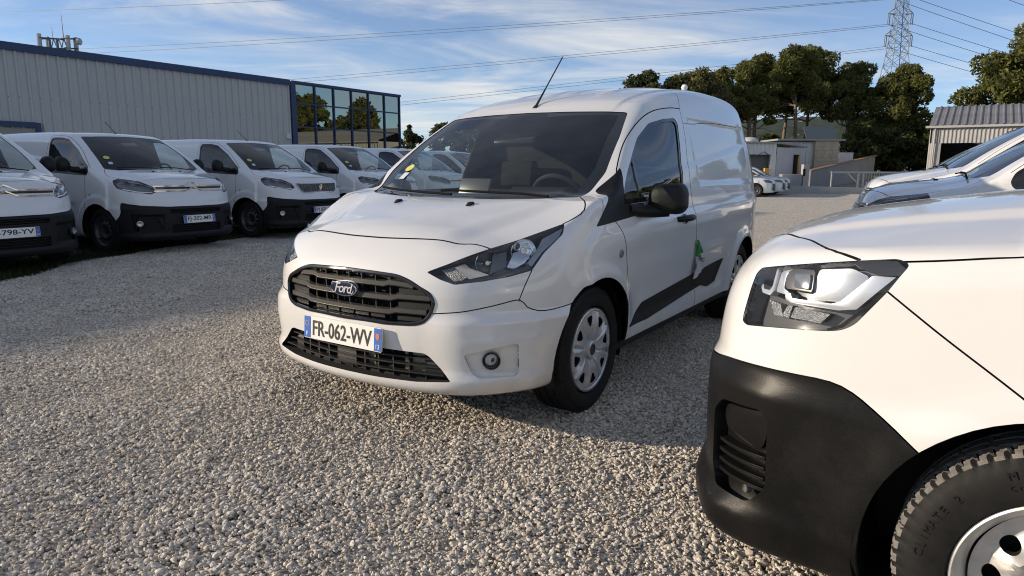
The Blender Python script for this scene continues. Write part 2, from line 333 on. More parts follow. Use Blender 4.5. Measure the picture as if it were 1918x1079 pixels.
def f_mid_van(x, y, z):
    """mid-size panel van with a short nose (left-hand row)"""
    W = MV['W'](x); V = MV['V'](z)+.06*sst(-1.4, -.4, x)*sst(1.15, 1.65, z)
    r0 = np.hypot(x, z-.325); r1 = np.hypot(x+3.0, z-.325)
    side = y-(W-V)
    side = side-.020*sst(.53,.47,r0)*sst(.1,.3,z)-.018*np.exp(-np.maximum(r1-.40, 0)**2/.06**2)*sst(.0, .30, z)
    side = side+.016*sst(.74,.66,z)*sst(.48,.58,z)*sst(-.45,-.6,x)
    front = (x-(MV['A'](z)-MV['P'](y)))/np.sqrt(1+MV['dP'](y)**2)
    front = front-.018*sst(.705, .64, z)-.02*sst(.32, .25, z)
    fx = np.abs(y-.62)/.13; fz = np.abs(z-.44)/.11
    front = front+.03*sst(1.15, .9, np.maximum(fx, fz))
    crown = np.interp(x, [-.2, .2, .5, .9], [.04, .10, .18, .20])
    hz = MV['Zh'](x)-crown*y*y+.012*sst(.62, .54, y)
    hood = (z-hz)/np.sqrt(1+MV['dZh'](x)**2)
    bot = np.where(x > .3, .20, .22)-z
    rear = -3.75+.06*sst(1.0, 1.7, z)-x
    low = smax(smax(side, hood, .07), front, .06); low = smax(low, smax(bot, rear, .05), .06)
    ws = (x-(.10-1.62*(z-1.16)+.05*np.sin(np.clip((z-1.16)/.5, 0, 1)*math.pi))+.22*y*y)*.53
    roof = (z-(MV['Zr'](x)-.06*y*y))
    cab = smax(smax(smax(side, roof, .16), ws, .05), x-.22, .02); cab = smax(cab, smax(rear, bot, .05), .10)
    return smin(low, cab, .05)
def _mid_tables():
    num = lambda f: (lambda x: (f(x+1e-3)-f(x-1e-3))/2e-3)
    P = spl([0, .3, .5, .62, .74, .83, .89, .925, .95], [0, .03, .08, .135, .235, .37, .52, .70, .95])
    Zh = spl([1.0, .88, .82, .74, .6, .4, .15, -.1, -.4], [.6, .88, .98, 1.05, 1.095, 1.13, 1.165, 1.20, 1.24])
    Zr = spl([-.5, -.75, -1.0, -1.4, -2.0, -3.0, -3.8], [1.62, 1.705, 1.745, 1.768, 1.775, 1.77, 1.75])
    return dict(P=P, dP=num(P), Zh=Zh, dZh=num(Zh), Zr=Zr,
        A=spl([.1, .2, .32, .5, .65, .8, .9, 1.0], [.80, .86, .885, .89, .885, .865, .84, .80]),
        W=spl([-3.8, -3.4, -3, -2, -1, -.4, 0, .3, .9], [.89, .92, .94, .945, .945, .945, .942, .932, .895]),
        V=spl([.15, .3, .5, .7, .95, 1.15, 1.4, 1.6, 1.8], [.06, .02, .005, 0, .008, .025, .075, .125, .19]))
MV = _mid_tables()

def grad(F, V, e=1.5e-3):
    g = np.empty_like(V)
    for i in range(3):
        d = np.zeros(3); d[i] = e
        a = V+d; b = V-d
        g[:, i] = F(a[:, 0], np.abs(a[:, 1]), a[:, 2])-F(b[:, 0], np.abs(b[:, 1]), b[:, 2])
    return g/(2*e)

def surface_nets(F, lo, hi, d):
    """mesh of F=0 for y>=0; returns vertices and outward quads, open at y=0"""
    xs = np.arange(lo[0], hi[0]+d, d); ys = np.arange(-d/2, hi[1]+d, d); zs = np.arange(lo[2], hi[2]+d, d)
    G = np.empty((len(xs), len(ys), len(zs)))
    Y, Z = np.meshgrid(np.abs(ys), zs, indexing='ij')
    for i, x in enumerate(xs): G[i] = F(np.full_like(Y, x), Y, Z)
    S = G < 0
    c = np.zeros(tuple(n-1 for n in G.shape), int)
    for a in (0, 1):
        for b in (0, 1):
            for e in (0, 1): c += S[a:S.shape[0]-1+a, b:S.shape[1]-1+b, e:S.shape[2]-1+e]
    act = (c > 0) & (c < 8)
    ids = -np.ones(act.shape, int); I = np.argwhere(act); ids[act] = np.arange(len(I))
    acc = np.zeros((len(I), 3)); cnt = np.zeros(len(I))
    cor = [(a, b, e) for a in (0, 1) for b in (0, 1) for e in (0, 1)]
    for p in cor:
        for ax in range(3):
            if p[ax]: continue
            q = list(p); q[ax] = 1
            gp = G[I[:, 0]+p[0], I[:, 1]+p[1], I[:, 2]+p[2]]; gq = G[I[:, 0]+q[0], I[:, 1]+q[1], I[:, 2]+q[2]]
            m = (gp < 0) != (gq < 0); t = np.where(m, gp/np.where(m, gp-gq, 1), 0)
            pos = I+np.array(p, float); pos[:, ax] += t
            acc[m] += pos[m]; cnt[m] += 1
    V = acc/cnt[:, None]*d+np.array([xs[0], ys[0], zs[0]])
    mid = I[:, 1] == 0; V[mid, 1] = 0
    for it in range(6):
        f = F(V[:, 0], np.abs(V[:, 1]), V[:, 2]); g = grad(F, V); g2 = (g*g).sum(1)+1e-9
        st = (f/g2)[:, None]*g; ln = np.linalg.norm(st, axis=1)[:, None]
        V -= st*np.minimum(1, d*.7/np.maximum(ln, 1e-9)); V[mid, 1] = 0
    quads = []
    for ax in range(3):
        o1, o2 = [k for k in range(3) if k != ax]
        s0 = [slice(None)]*3; s1 = [slice(None)]*3; s0[ax] = slice(0, -1); s1[ax] = slice(1, None)
        E = np.argwhere(S[tuple(s0)] != S[tuple(s1)])
        ok = (E[:, o1] > 0) & (E[:, o2] > 0) & (E[:, o1] < G.shape[o1]-1) & (E[:, o2] < G.shape[o2]-1); E = E[ok]
        if not len(E): continue
        def cell(a, b):
            C = E.copy(); C[:, o1] -= a; C[:, o2] -= b; return ids[C[:, 0], C[:, 1], C[:, 2]]
        quads.append(np.stack([cell(0, 0), cell(1, 0), cell(1, 1), cell(0, 1)], 1))
    Q = np.concatenate(quads); Q = Q[(Q >= 0).all(1)]
    n = np.cross(V[Q[:, 2]]-V[Q[:, 0]], V[Q[:, 3]]-V[Q[:, 1]]); g = grad(F, V[Q].mean(1))
    fl = (n*g).sum(1) < 0; Q[fl] = Q[fl][:, ::-1]
    return V, Q

def f_small_car(x, y, z):
    """small hatchback far behind"""
    side = y-(CV['W'](x)-CV['V'](z))-.02*np.exp(-np.maximum(np.hypot(x, z-.32)-.36, 0)**2/.05**2)-.02*np.exp(-np.maximum(np.hypot(x+2.55, z-.32)-.36, 0)**2/.05**2)
    front = (x-(CV['A'](z)-CV['P'](y)))/np.sqrt(1+CV['dP'](y)**2)
    hood = z-(CV['Zh'](x)-.10*y*y)
    bot = .20-z; rear = -3.25+.25*sst(.8, 1.5, z)-x
    low = smax(smax(side, hood, .08), front, .08); low = smax(low, smax(bot, rear, .1), .08)
    ws = (x-(-.15-1.75*(z-.98)))*.5+.08*y*y; roof = z-(CV['Zr'](x)-.10*y*y)
    cab = smax(smax(smax(side, roof, .12), ws, .06), x-.1, .02); cab = smax(cab, smax(rear, bot, .1), .12)
    return smin(low, cab, .05)
def _small_tables():
    num = lambda f: (lambda x: (f(x+1e-3)-f(x-1e-3))/2e-3)
    P = spl([0, .3, .5, .65, .75, .82, .86, .9], [0, .03, .09, .18, .30, .45, .62, .9])
    return dict(P=P, dP=num(P), Zh=spl([.9, .8, .65, .4, 0, -.3], [.6, .78, .86, .92, .98, 1.02]), Zr=spl([-.6, -1.0, -1.5, -2.2, -3.2], [1.30, 1.42, 1.47, 1.45, 1.36]),
        A=spl([.1, .25, .45, .65, .8], [.78, .84, .85, .83, .78]), W=spl([-3.3, -2.6, -1.2, 0, .4, .9], [.80, .86, .875, .87, .85, .8]), V=spl([.15, .3, .6, .9, 1.1, 1.3, 1.5], [.05, .02, 0, .01, .06, .14, .24]))
CV = _small_tables()
def proj_axes(n):
    n = Vector(n).normalized(); a = n.orthogonal().normalized(); return n, a, n.cross(a)
def in_poly(pt, poly):
    x, y = pt; c = False; j = len(poly)-1
    for i in range(len(poly)):
        xi, yi = poly[i]; xj, yj = poly[j]
        if (yi > y) != (yj > y) and x < (xj-xi)*(y-yi)/(yj-yi)+xi: c = not c
        j = i
    return c
def newell(pts):
    n = Vector()
    for i in range(len(pts)):
        a, b = Vector(pts[i]), Vector(pts[(i+1) % len(pts)])
        n += Vector(((a.y-b.y)*(a.z+b.z), (a.z-b.z)*(a.x+b.x), (a.x-b.x)*(a.y+b.y)))
    return n.normalized()
class Shell:
    def __init__(s, F, lo, hi, d):
        s.F = F; s.d = d; V, Q = surface_nets(F, lo, hi, d)
        s.V = [tuple(v) for v in V.tolist()]; s.faces = [list(q) for q in Q.tolist()]; s.part = [0]*len(s.faces)
        n = len(s.faces); s.C = np.zeros((n*2, 3)); s.N = np.zeros((n*2, 3)); s.alive = np.zeros(n*2, bool)
        s.C[:n] = V[Q].mean(1); nn = np.cross(V[Q[:, 2]]-V[Q[:, 0]], V[Q[:, 3]]-V[Q[:, 1]]); s.N[:n] = nn/(np.linalg.norm(nn, axis=1)[:, None]+1e-12); s.alive[:n] = True
        s.ef = {}
        for i, f in enumerate(s.faces):
            for k in range(len(f)): s.ef.setdefault((min(f[k-1], f[k]), max(f[k-1], f[k])), set()).add(i)
        s.names = ['body']
    def pid(s, name):
        if name not in s.names: s.names.append(name)
        return s.names.index(name)
    def normals(s, P):
        g = grad(s.F, np.array([tuple(p) for p in P], float)); return [Vector(v).normalized() for v in g]
    def _split(s, faces, co, no):
        """split faces by a plane; neighbours get the new corner points too; returns the resulting faces"""
        V = s.V; cx, cy, cz = co; nx, ny, nz = no; dist = {}
        def D(i):
            if i not in dist: v = V[i]; e = (v[0]-cx)*nx+(v[1]-cy)*ny+(v[2]-cz)*nz; dist[i] = 0.0 if abs(e) < 2e-5 else e
            return dist[i]
        for fi in faces:
            f = s.faces[fi]
            for k in range(len(f)):
                a, b = f[k-1], f[k]; da, db = D(a), D(b)
                if da*db < 0:
                    t = da/(da-db); va, vb = V[a], V[b]; ni = len(V); V.append((va[0]+(vb[0]-va[0])*t, va[1]+(vb[1]-va[1])*t, va[2]+(vb[2]-va[2])*t)); dist[ni] = 0.0
                    key = (min(a, b), max(a, b)); own = s.ef.pop(key)
                    for g in own:
                        h = s.faces[g]
                        for j in range(len(h)):
                            if (h[j-1] == a and h[j] == b) or (h[j-1] == b and h[j] == a):
                                s.faces[g] = h[:j]+[ni]+h[j:]; break
                    s.ef[(min(a, ni), max(a, ni))] = set(own); s.ef[(min(b, ni), max(b, ni))] = set(own)
        out = []
        for fi in faces:
            f = s.faces[fi]; z = [k for k in range(len(f)) if D(f[k]) == 0.0]
            pos = any(D(i) > 0 for i in f); neg = any(D(i) < 0 for i in f)
            out.append(fi)
            if len(z) < 2 or not (pos and neg): continue
            i, j = z[0], z[-1]
            if len(z) > 2:
                best = None
                for p in range(len(z)):
                    for q in range(p+1, len(z)):
                        A = f[z[p]:z[q]+1]; B = f[z[q]:]+f[:z[p]+1]
                        sa = {(D(v) > 0) for v in A if D(v) != 0}; sb = {(D(v) > 0) for v in B if D(v) != 0}
                        if len(sa) == 1 and len(sb) == 1 and sa != sb: best = (z[p], z[q])
                if best is None: continue
                i, j = best
            A = f[i:j+1]; B = f[j:]+f[:i+1]
            if len(A) < 3 or len(B) < 3: continue
            nf = len(s.faces); s.faces[fi] = A; s.faces.append(B); s.part.append(s.part[fi])
            for k in range(1, len(B)):
                key = (min(B[k-1], B[k]), max(B[k-1], B[k])); own = s.ef.get(key)
                if own is not None: own.discard(fi); own.add(nf)
            key = (min(f[i], f[j]), max(f[i], f[j])); s.ef.setdefault(key, set()).update((fi, nf))
            if nf >= len(s.C):
                s.C = np.concatenate([s.C, np.zeros_like(s.C)]); s.N = np.concatenate([s.N, np.zeros_like(s.N)]); s.alive = np.concatenate([s.alive, np.zeros_like(s.alive)])
            for q in (fi, nf): s.C[q] = np.mean([V[v] for v in s.faces[q]], axis=0)
            s.N[nf] = s.N[fi]; s.alive[nf] = True; out.append(nf)
        return out
    def cut(s, pts, name, rnd=0, n=None, only=None, depth=.5, rn=4):
        """cut a closed outline (3-D points near the surface) and give the faces inside it to part `name`"""
        pts = [Vector(p) for p in pts]; c0 = sum(pts, Vector())/len(pts)
        if n is None:
            n = newell(pts)
            if s.normals([c0])[0].dot(n) < 0: n = -n
        n, a, b = proj_axes(n)
        poly = [(p.dot(a), p.dot(b)) for p in pts]
        if rnd: poly = rnd_poly(poly, rnd, rn)
        cd = c0.dot(n); m = s.d*1.6; P = np.array(poly); A2, B2, N2 = np.array(a), np.array(b), np.array(n)
        u = s.C@A2; w_ = s.C@B2
        ok = s.alive & (u > P[:, 0].min()-m) & (u < P[:, 0].max()+m) & (w_ > P[:, 1].min()-m) & (w_ < P[:, 1].max()+m) & (np.abs(s.C@N2-cd) < depth) & (s.N@N2 > .08)
        cand = np.nonzero(ok)[0].tolist()
        if only is not None: ks = {s.names.index(q) for q in only if q in s.names}; cand = [f for f in cand if s.part[f] in ks]
        uv = {}
        def U(i):
            if i not in uv: v = Vector(s.V[i]); uv[i] = (v.dot(a), v.dot(b))
            return uv[i]
        for i in range(len(poly)):
            p, q = poly[i], poly[(i+1) % len(poly)]
            dx_, dy_ = q[0]-p[0], q[1]-p[1]; L = math.hypot(dx_, dy_)
            if L < 1e-6: continue
            dx_ /= L; dy_ /= L; hit = []
            for f in cand:
                t0 = s0 = 1e9; t1 = s1 = -1e9
                for v in s.faces[f]:
                    uu, ww = U(v); uu -= p[0]; ww -= p[1]; t = uu*dx_+ww*dy_; e = -uu*dy_+ww*dx_
                    if t < t0: t0 = t
                    if t > t1: t1 = t
                    if e < s0: s0 = e
                    if e > s1: s1 = e
                if t1 > -1e-4 and t0 < L+1e-4 and s0 < -2e-5 and s1 > 2e-5: hit.append(f)
            if not hit: continue
            no = a*(-dy_)+b*dx_; new = s._split(hit, tuple(a*p[0]+b*p[1]), tuple(no))
            hs = set(hit); cand += [f for f in new if f not in hs]
        k = s.pid(name); cnt = 0
        for f in cand:
            c = Vector(s.C[f])
            if in_poly((c.dot(a), c.dot(b)), poly): s.part[f] = k; cnt += 1
        return cnt
    def line(s, pts, w=.005, name='seam', only=None, ext=.008):
        """panel gap: a narrow strip along a line on the surface"""
        nn = s.normals(pts); pts = [Vector(p) for p in pts]; last = len(pts)-2
        for i in range(len(pts)-1):
            p, q = pts[i], pts[i+1]; d = q-p; L = d.length
            if L < 1e-5: continue
            d /= L; n = (nn[i]+nn[i+1]).normalized(); t = d.cross(n).normalized()
            e0 = ext if i == 0 else .5*w; e1 = ext if i == last else .5*w
            s.cut([p-d*e0+t*w/2, q+d*e1+t*w/2, q+d*e1-t*w/2, p-d*e0-t*w/2], name, 0, n, only, depth=.12)
    def smooth_path(s, pts, step=.03):
        """denser points along a line, dropped onto the surface"""
        P = [Vector(p) for p in pts]; out = []
        for i in range(len(P)-1):
            m = max(1, int((P[i+1]-P[i]).length/step))
            a = P[max(i-1, 0)]; b = P[i]; c = P[i+1]; d = P[min(i+2, len(P)-1)]
            for k in range(m):
                t = k/m; out.append(.5*((2*b)+(c-a)*t+(2*a-5*b+4*c-d)*t*t+(3*b-a-3*c+d)*t**3))
        out.append(P[-1]); A = np.array([tuple(v) for v in out])
        for it in range(4):
            f = s.F(A[:, 0], np.abs(A[:, 1]), A[:, 2]); g = grad(s.F, A); A -= (f/((g*g).sum(1)+1e-9))[:, None]*g
        return [tuple(v) for v in A]
    def underside(s, zmax=.33, nz=-.93):
        k = s.pid('underbody'); m = (s.C[:len(s.faces), 2] < zmax) & (s.N[:len(s.faces), 2] < nz)
        for f in np.nonzero(m)[0]: s.part[f] = k
    def split(s, seeds):
        """panels: connected areas of what is still body; the one nearest to a seed point takes the seed's name"""
        seen = {}; comps = []
        for f0 in range(len(s.faces)):
            if s.part[f0] != 0 or f0 in seen: continue
            st = [f0]; seen[f0] = len(comps); comp = [f0]
            while st:
                f = s.faces[st.pop()]
                for k in range(len(f)):
                    for h in s.ef.get((min(f[k-1], f[k]), max(f[k-1], f[k])), ()):
                        if s.part[h] == 0 and h not in seen: seen[h] = len(comps); comp.append(h); st.append(h)
            comps.append(comp)
        fl = [f for f in range(len(s.faces)) if s.part[f] == 0]; C = s.C[fl]; res = []
        for p, name in seeds:
            i = int(np.argmin(((C-np.array(p))**2).sum(1))); k = s.pid(name); c = seen[fl[i]]; res.append((name, c, len(comps[c])))
            for f in comps[c]: s.part[f] = k
        return res
    def arrays(s, name):
        k = s.names.index(name) if name in s.names else -1; ids = {}; V = []; Fc = []
        for fi, f in enumerate(s.faces):
            if s.part[fi] != k: continue
            r = []
            for v in f:
                if v not in ids: ids[v] = len(V); V.append(s.V[v])
                r.append(ids[v])
            Fc.append(r)
        return np.array(V, float).reshape(-1, 3), Fc
    def emit(s, name, mats, parent, pname=None, thick=.012, inset=0.0, mirror='both', inner=1, cap=True, lab=None):
        """make mesh objects from a part: outer skin, rim and inner skin.  mirror: both = two objects, merge = one"""
        V, Fc = s.arrays(name)
        if not len(V): print('EMPTY PART', name); return []
        N = grad(s.F, V); N /= np.linalg.norm(N, axis=1)[:, None]+1e-9
        mid = np.abs(V[:, 1]) < 1e-6; N[mid, 1] = 0; N /= np.linalg.norm(N, axis=1)[:, None]+1e-9
        O = V-N*inset
        if thick:
            ec = {}
            for f in Fc:
                for i in range(len(f)):
                    e = (f[i], f[(i+1) % len(f)]); ec[e] = 1
            bd = [e for e in ec if (e[1], e[0]) not in ec and not (mid[e[0]] and mid[e[1]])]
        def make(sign_list):
            vs = []; fs = []; mi = []; ln = []
            for sg in sign_list:
                o = O*[1, sg, 1]; n = N*[1, sg, 1]; b = len(vs); vs += [tuple(v) for v in o]
                for f in Fc:
                    g = f if sg > 0 else f[::-1]; fs.append([b+i for i in g]); mi.append(0); ln += [tuple(n[i]) for i in g]
                if thick:
                    b2 = len(vs); vs += [tuple(v) for v in o-n*thick]
                    if cap:
                        for f in Fc:
                            g = f[::-1] if sg > 0 else f; fs.append([b2+i for i in g]); mi.append(inner); ln += [tuple(-n[i]) for i in g]
                    for p, q in bd:
                        g = [b+q, b+p, b2+p, b2+q] if sg > 0 else [b+p, b+q, b2+q, b2+p]
                        A_, B_, C_ = (Vector(vs[g[0]]), Vector(vs[g[1]]), Vector(vs[g[2]])); fn = (B_-A_).cross(C_-A_); fn = fn.normalized() if fn.length > 1e-12 else Vector((0, 0, 1))
                        fs.append(g); mi.append(inner if thick > 0 else 0); ln += [tuple(fn)]*4
            me = bpy.data.meshes.new(pname or name); me.from_pydata(vs, [], fs)
            for m in (mats if isinstance(mats, (list, tuple)) else [mats]): me.materials.append(m)
            me.polygons.foreach_set('material_index', np.array(mi, dtype=np.int32) if len(me.materials) > 1 else np.zeros(len(fs), dtype=np.int32))
            me.shade_smooth(); me.normals_split_custom_set(ln)
            o = link(pname or name, me, parent)
            if lab: o['label'] = lab
            return o
        if mirror == 'merge': return [make((1, -1))]
        if mirror == 'left': return [make((1,))]
        return [make((1,)), make((-1,))]
# ---------------------------------------------------------------- wheels
def tyre_mesh(name, Rt, w, rr, blocks=64, depth=.007, slant=.25, sub=5, dust=False):
    """tyre with shoulder blocks, circumferential grooves and a rounded sidewall; axis along y, outer face at +w/2"""
    h = w/2; t = []
    side = [(rr+.008, .70), (rr+.011, .86), (rr+.018, .97), (rr+.03, 1.0), (rr+(Rt-rr)*.45, 1.035), (rr+(Rt-rr)*.70, 1.01), (Rt-.030, .955), (Rt-.016, .90)]
    tread = [(-.86, .0075), (-.72, .002), (-.50, .0), (-.46, .0), (-.455, depth), (-.38, depth), (-.375, 0), (-.06, 0), (-.055, depth), (.055, depth), (.06, 0), (.375, 0), (.38, depth), (.455, depth), (.46, 0), (.50, 0), (.72, .002), (.86, .0075)]
    prof = [(r, -k*h, 0) for r, k in side]+[(Rt-d, k*h, 1) for k, d in tread]+[(r, k*h, 0) for r, k in side[::-1]]
    n = blocks*sub; m = len(prof); th = np.arange(n)/n*2*math.pi
    V = np.zeros((n, m, 3))
    for j, (r, y, tr) in enumerate(prof):
        rad = np.full(n, r)
        k = abs(y)/h
        if tr or abs(k-.9) < .001 or abs(k-.955) < .001:
            ph = np.floor(((th/(2*math.pi)*blocks+np.sign(y)*slant*k*1.2) % 1)*sub+1e-6)
            cutm = (ph == 0)
            if k > .46: rad = rad-np.where(cutm, depth*(1.0 if tr else (.8 if k < .93 else .35)), 0)
            elif k < .40: rad = rad-np.where(cutm & ((np.arange(n)//sub) % 2 == 0), depth*.6, 0)
            rad = rad-np.where((ph == 3) & (k > .5) & (k < .8), .0025, 0)
        V[:, j, 0] = rad*np.cos(th); V[:, j, 1] = y; V[:, j, 2] = rad*np.sin(th)
    fs = []
    for i in range(n):
        a = i*m; b = ((i+1) % n)*m
        fs += [(a+j, a+j+1, b+j+1, b+j) for j in range(m-1)]
    me = bpy.data.meshes.new(name); me.from_pydata([tuple(v) for v in V.reshape(-1, 3)], [], fs)
    me.materials.append(mat('tyre_rubber', (.012, .0118, .0115), .66, spec=.22, var=.3, vscale=20, bump=.03, bscale=120))
    if dust:
        me.materials.append(mat('tread_dust', (.17, .16, .145), .9, var=.3, vscale=60, bump=.2, bscale=200)); ns_ = len(side); mi = np.zeros((n, m-1), np.int32); rad = np.hypot(V[:, :, 0], V[:, :, 2])
        for j in range(ns_-1, m-ns_): top = (rad[:, j] > Rt-.031 if j in (ns_-1, m-ns_-1) else rad[:, j] > Rt-.0085) & (rad[:, j+1] > Rt-.0175); mi[:, j] = (top & np.roll(top, -1)).astype(np.int32)
        me.polygons.foreach_set('material_index', mi.ravel())
    me.shade_smooth(); me.set_sharp_from_angle(angle=R(35)); me.update(); return me
def holed_disc(mb, r0, r1, ns, hole, prof, M=32, K=3, phase=0.0, wall=.03, mi=0, wmi=1):
    """disc of ns sectors, each with one window; hole(u) -> (radius, angle offset in sector units), prof(r, a) -> y"""
    for s in range(ns):
        A = 2*math.pi/ns; a0 = phase+s*A
        q = M//4; B = []
        for i in range(q): B.append((r0, -.5+i/q))
        for i in range(q): B.append((r0+(r1-r0)*i/q, .5))
        for i in range(q): B.append((r1, .5-i/q))
        for i in range(q): B.append((r1-(r1-r0)*i/q, -.5))
        H = [hole((i+.0)/M) for i in range(M)]
        vs = []
        for k in range(K+1):
            t = k/K
            for (br, ba), (hr, ha) in zip(B, H):
                r = br*(1-t)+hr*t; a = ba*(1-t)+ha*t; y = prof(r, a); vs.append((r*math.cos(a0+a*A), y, r*math.sin(a0+a*A)))
        for (hr, ha) in H:
            vs.append((hr*math.cos(a0+ha*A), prof(hr, ha)-wall, hr*math.sin(a0+ha*A)))
        fs = [(k*M+i, k*M+(i+1) % M, (k+1)*M+(i+1) % M, (k+1)*M+i) for k in range(K) for i in range(M)]
        mb.add(vs, fs, mi)
        base = len(mb.v)-len(vs); mb.f += [[base+q_ for q_ in (K*M+i, K*M+(i+1) % M, (K+1)*M+(i+1) % M, (K+1)*M+i)] for i in range(M)]; mb.mi += [wmi]*M
def round_hole(rc, rad, wid):
    """ellipse centred on radius rc; first point faces the sector's inner left corner"""
    def f(u):
        a = 2*math.pi*u-math.pi*.75-math.pi*.0
        return rc+rad*math.sin(a), wid*math.cos(a)
    return f
def window_hole(ra, rb, wa, wb):
    def f(u):
        a = 2*math.pi*u-math.pi*.75; c, s_ = math.cos(a), math.sin(a); e = 3.2
        c = math.copysign(abs(c)**(2/e), c); s_ = math.copysign(abs(s_)**(2/e), s_)
        r = (ra+rb)/2+(rb-ra)/2*s_; wdt = wa+(wb-wa)*(s_+1)/2; return r, wdt*c
    return f
WHEEL = {}
def wheel_parts(kind):
    """meshes of one wheel (outer side towards +y): rim, tyre, cap"""
    if kind in WHEEL: return WHEEL[kind]
    alu = mat('wheel_silver', (.60, .61, .62), .34, .6, .3, bump=.03, bscale=300, var=.08, vscale=30)
    dark = mat('wheel_dark', (.012, .012, .012), .6)
    steel = mat('steel_wheel_grey', (.10, .10, .105), .45, .55, var=.25, vscale=20)
    lightst = mat('steel_wheel_silver', (.55, .54, .52), .42, .55, var=.12, vscale=24, bump=.04, bscale=120)
    if kind == 'capped':
        Rt, wd, rr = .326, .205, .212
        ty = tyre_mesh('tyre', Rt, wd, rr, 66, .006, .5)
        b = MB(); b.lathe([(rr+.004, .098), (rr-.012, .085), (rr-.02, .02), (rr-.03, -.08)], 48); b.lathe([(rr-.02, .035), (.06, .03), (.0, .03)], 40, mi=1)
        rim = b.mesh('wheel', [steel, dark])
        c = MB()
        def prof(r, a):
            y = .098-.006*((r-.10)/.1)**2+.004*math.exp(-(a/.10)**2)*0
            y += -.006*math.exp(-((abs(a)-.5)/.06)**2)*sst(.05, .09, r) + .005*math.exp(-((abs(abs(a)-.36))/.07)**2)*sst(.06, .12, r)
            y += -.010*(1-sst(.05, .10, r))
            return float(y)
        holed_disc(c, .045, .198, 8, window_hole(.128, .180, .10, .25), prof, M=40, K=4, phase=.2, wall=.045)
        c.lathe([(.198, .0925), (.205, .097), (.214, .094), (.216, .085), (.205, .07)], 64)
        c.lathe([(.046, .086), (.046, .100), (.040, .104), (.030, .1035)], 32); c.lathe([(.030, .1035), (.027, .100), (.0, .1005)], 24, mi=1)
        cap = c.mesh('wheel_cap', [alu, mat('cap_centre', (.02, .025, .05), .25, .3, .5)])
        WHEEL[kind] = (rim, ty, cap)
    else:
        if kind == 'steel_big': Rt, wd, rr, m1, blocks = .335, .205, .205, lightst, 62
        else: Rt, wd, rr, m1, blocks = .325, .215, .205, steel, 60
        ty = tyre_mesh('tyre', Rt, wd, rr, blocks, .010 if kind == 'steel_big' else .006, .9, dust=kind == 'steel_big')
        b = MB()
        b.lathe([(rr-.012, -.10), (rr-.03, -.04), (rr-.022, .03), (rr-.014, .075), (rr-.004, .088), (rr+.006, .095), (rr+.012, .092), (rr+.012, .082)], 144)
        def prof(r, a): return float(.036+.034*math.exp(-((r-.105)/.035)**2)+.012*sst(.14, .175, r))
        n = 12 if kind != 'steel_big' else 10
        holed_disc(b, .055, rr-.024, n, round_hole(.140 if kind != 'steel_big' else .137, .019, .24 if kind != 'steel_big' else .25), prof, M=32, K=3, wall=.02)
        b.lathe([(.056, .05), (.050, .040), (.035, .038), (.033, .055), (.0, .056)], 32, mi=1)
        for k in range(5):
            a = 2*math.pi*k/5; b.lathe([(.0, .066), (.008, .064), (.010, .045)], 8, c=(.078*math.cos(a), 0, .078*math.sin(a)), mi=1)
        b.lathe([(rr-.03, -.02), (0, -.02)], 24, mi=1)
        rim = b.mesh('wheel', [m1, dark]); cap = None
        WHEEL[kind] = (rim, ty, cap)
    return WHEEL[kind]
def put_wheel(root, x, y, z, kind, spin=0.0, steer=0.0, label=None):
    rim, ty, cap = wheel_parts(kind)
    w_ = link('wheel', rim, root, (x, y, z)); w_.rotation_euler = (0, spin, (0 if y > 0 else math.pi)+steer)
    w_.rotation_mode = 'ZYX' if False else 'XYZ'
    link('tyre', ty, w_)
    if cap: link('wheel_cap', cap, w_)
    return w_
def arch_liner(root, x, z, y0, y1, r, m):
    """black inner wing behind a wheel"""
    b = MB(); n = 18; P = [(x+r*math.cos(math.pi*k/n*1.2-.31), z+r*math.sin(math.pi*k/n*1.2-.31)) for k in range(n+1)]
    vs = [(p[0], y1, p[1]) for p in P]+[(p[0], y0, p[1]) for p in P]
    b.add(vs, [(k, k+1, n+2+k, n+1+k) for k in range(n)]); b.add([(p[0], y0, p[1]) for p in P], [list(range(n+1))])
    return b.build('wheel_arch_liner', m, root, smooth=40, merge=False)
# ---------------------------------------------------------------- compact panel van in the middle
WHITE = paint_mat('white_paint', (.72, .72, .71))
TRIM = mat('black_trim', (.010, .010, .0105), .50, spec=.28, bump=.12, bscale=400, var=.25, vscale=8)
GLOSSBLACK = mat('gloss_black', (.012, .012, .013), .18, coat=.3)
DARKIN = mat('interior_dark', (.014, .014, .015), .85, spec=.2, var=.2, vscale=6)
SEATM = mat('seat_cloth', (.020, .021, .019), .95, spec=.1, bump=.2, bscale=220, var=.2, vscale=10)
CHROME = mat('chrome', (.80, .81, .82), .08, 1.0)
SILVER = mat('silver_trim', (.50, .51, .52), .28, .85)
GLASS = glass_mat('car_glass', (.84, .90, .87), 1.62, .008)
WSGLASS = glass_mat('windscreen_glass', (.84, .90, .88), 1.58, .016)
LENS = glass_mat('lamp_lens', (.93, .94, .95), 1.45, .01)
GAP = mat('panel_gap', (.008, .008, .008), .9)
PLATEW = mat('plate_white', (.78, .77, .73), .45, var=.06, vscale=20)
PLATEB = mat('plate_blue', (.02, .12, .48), .45)
INK = mat('plate_black', (.012, .012, .012), .5)

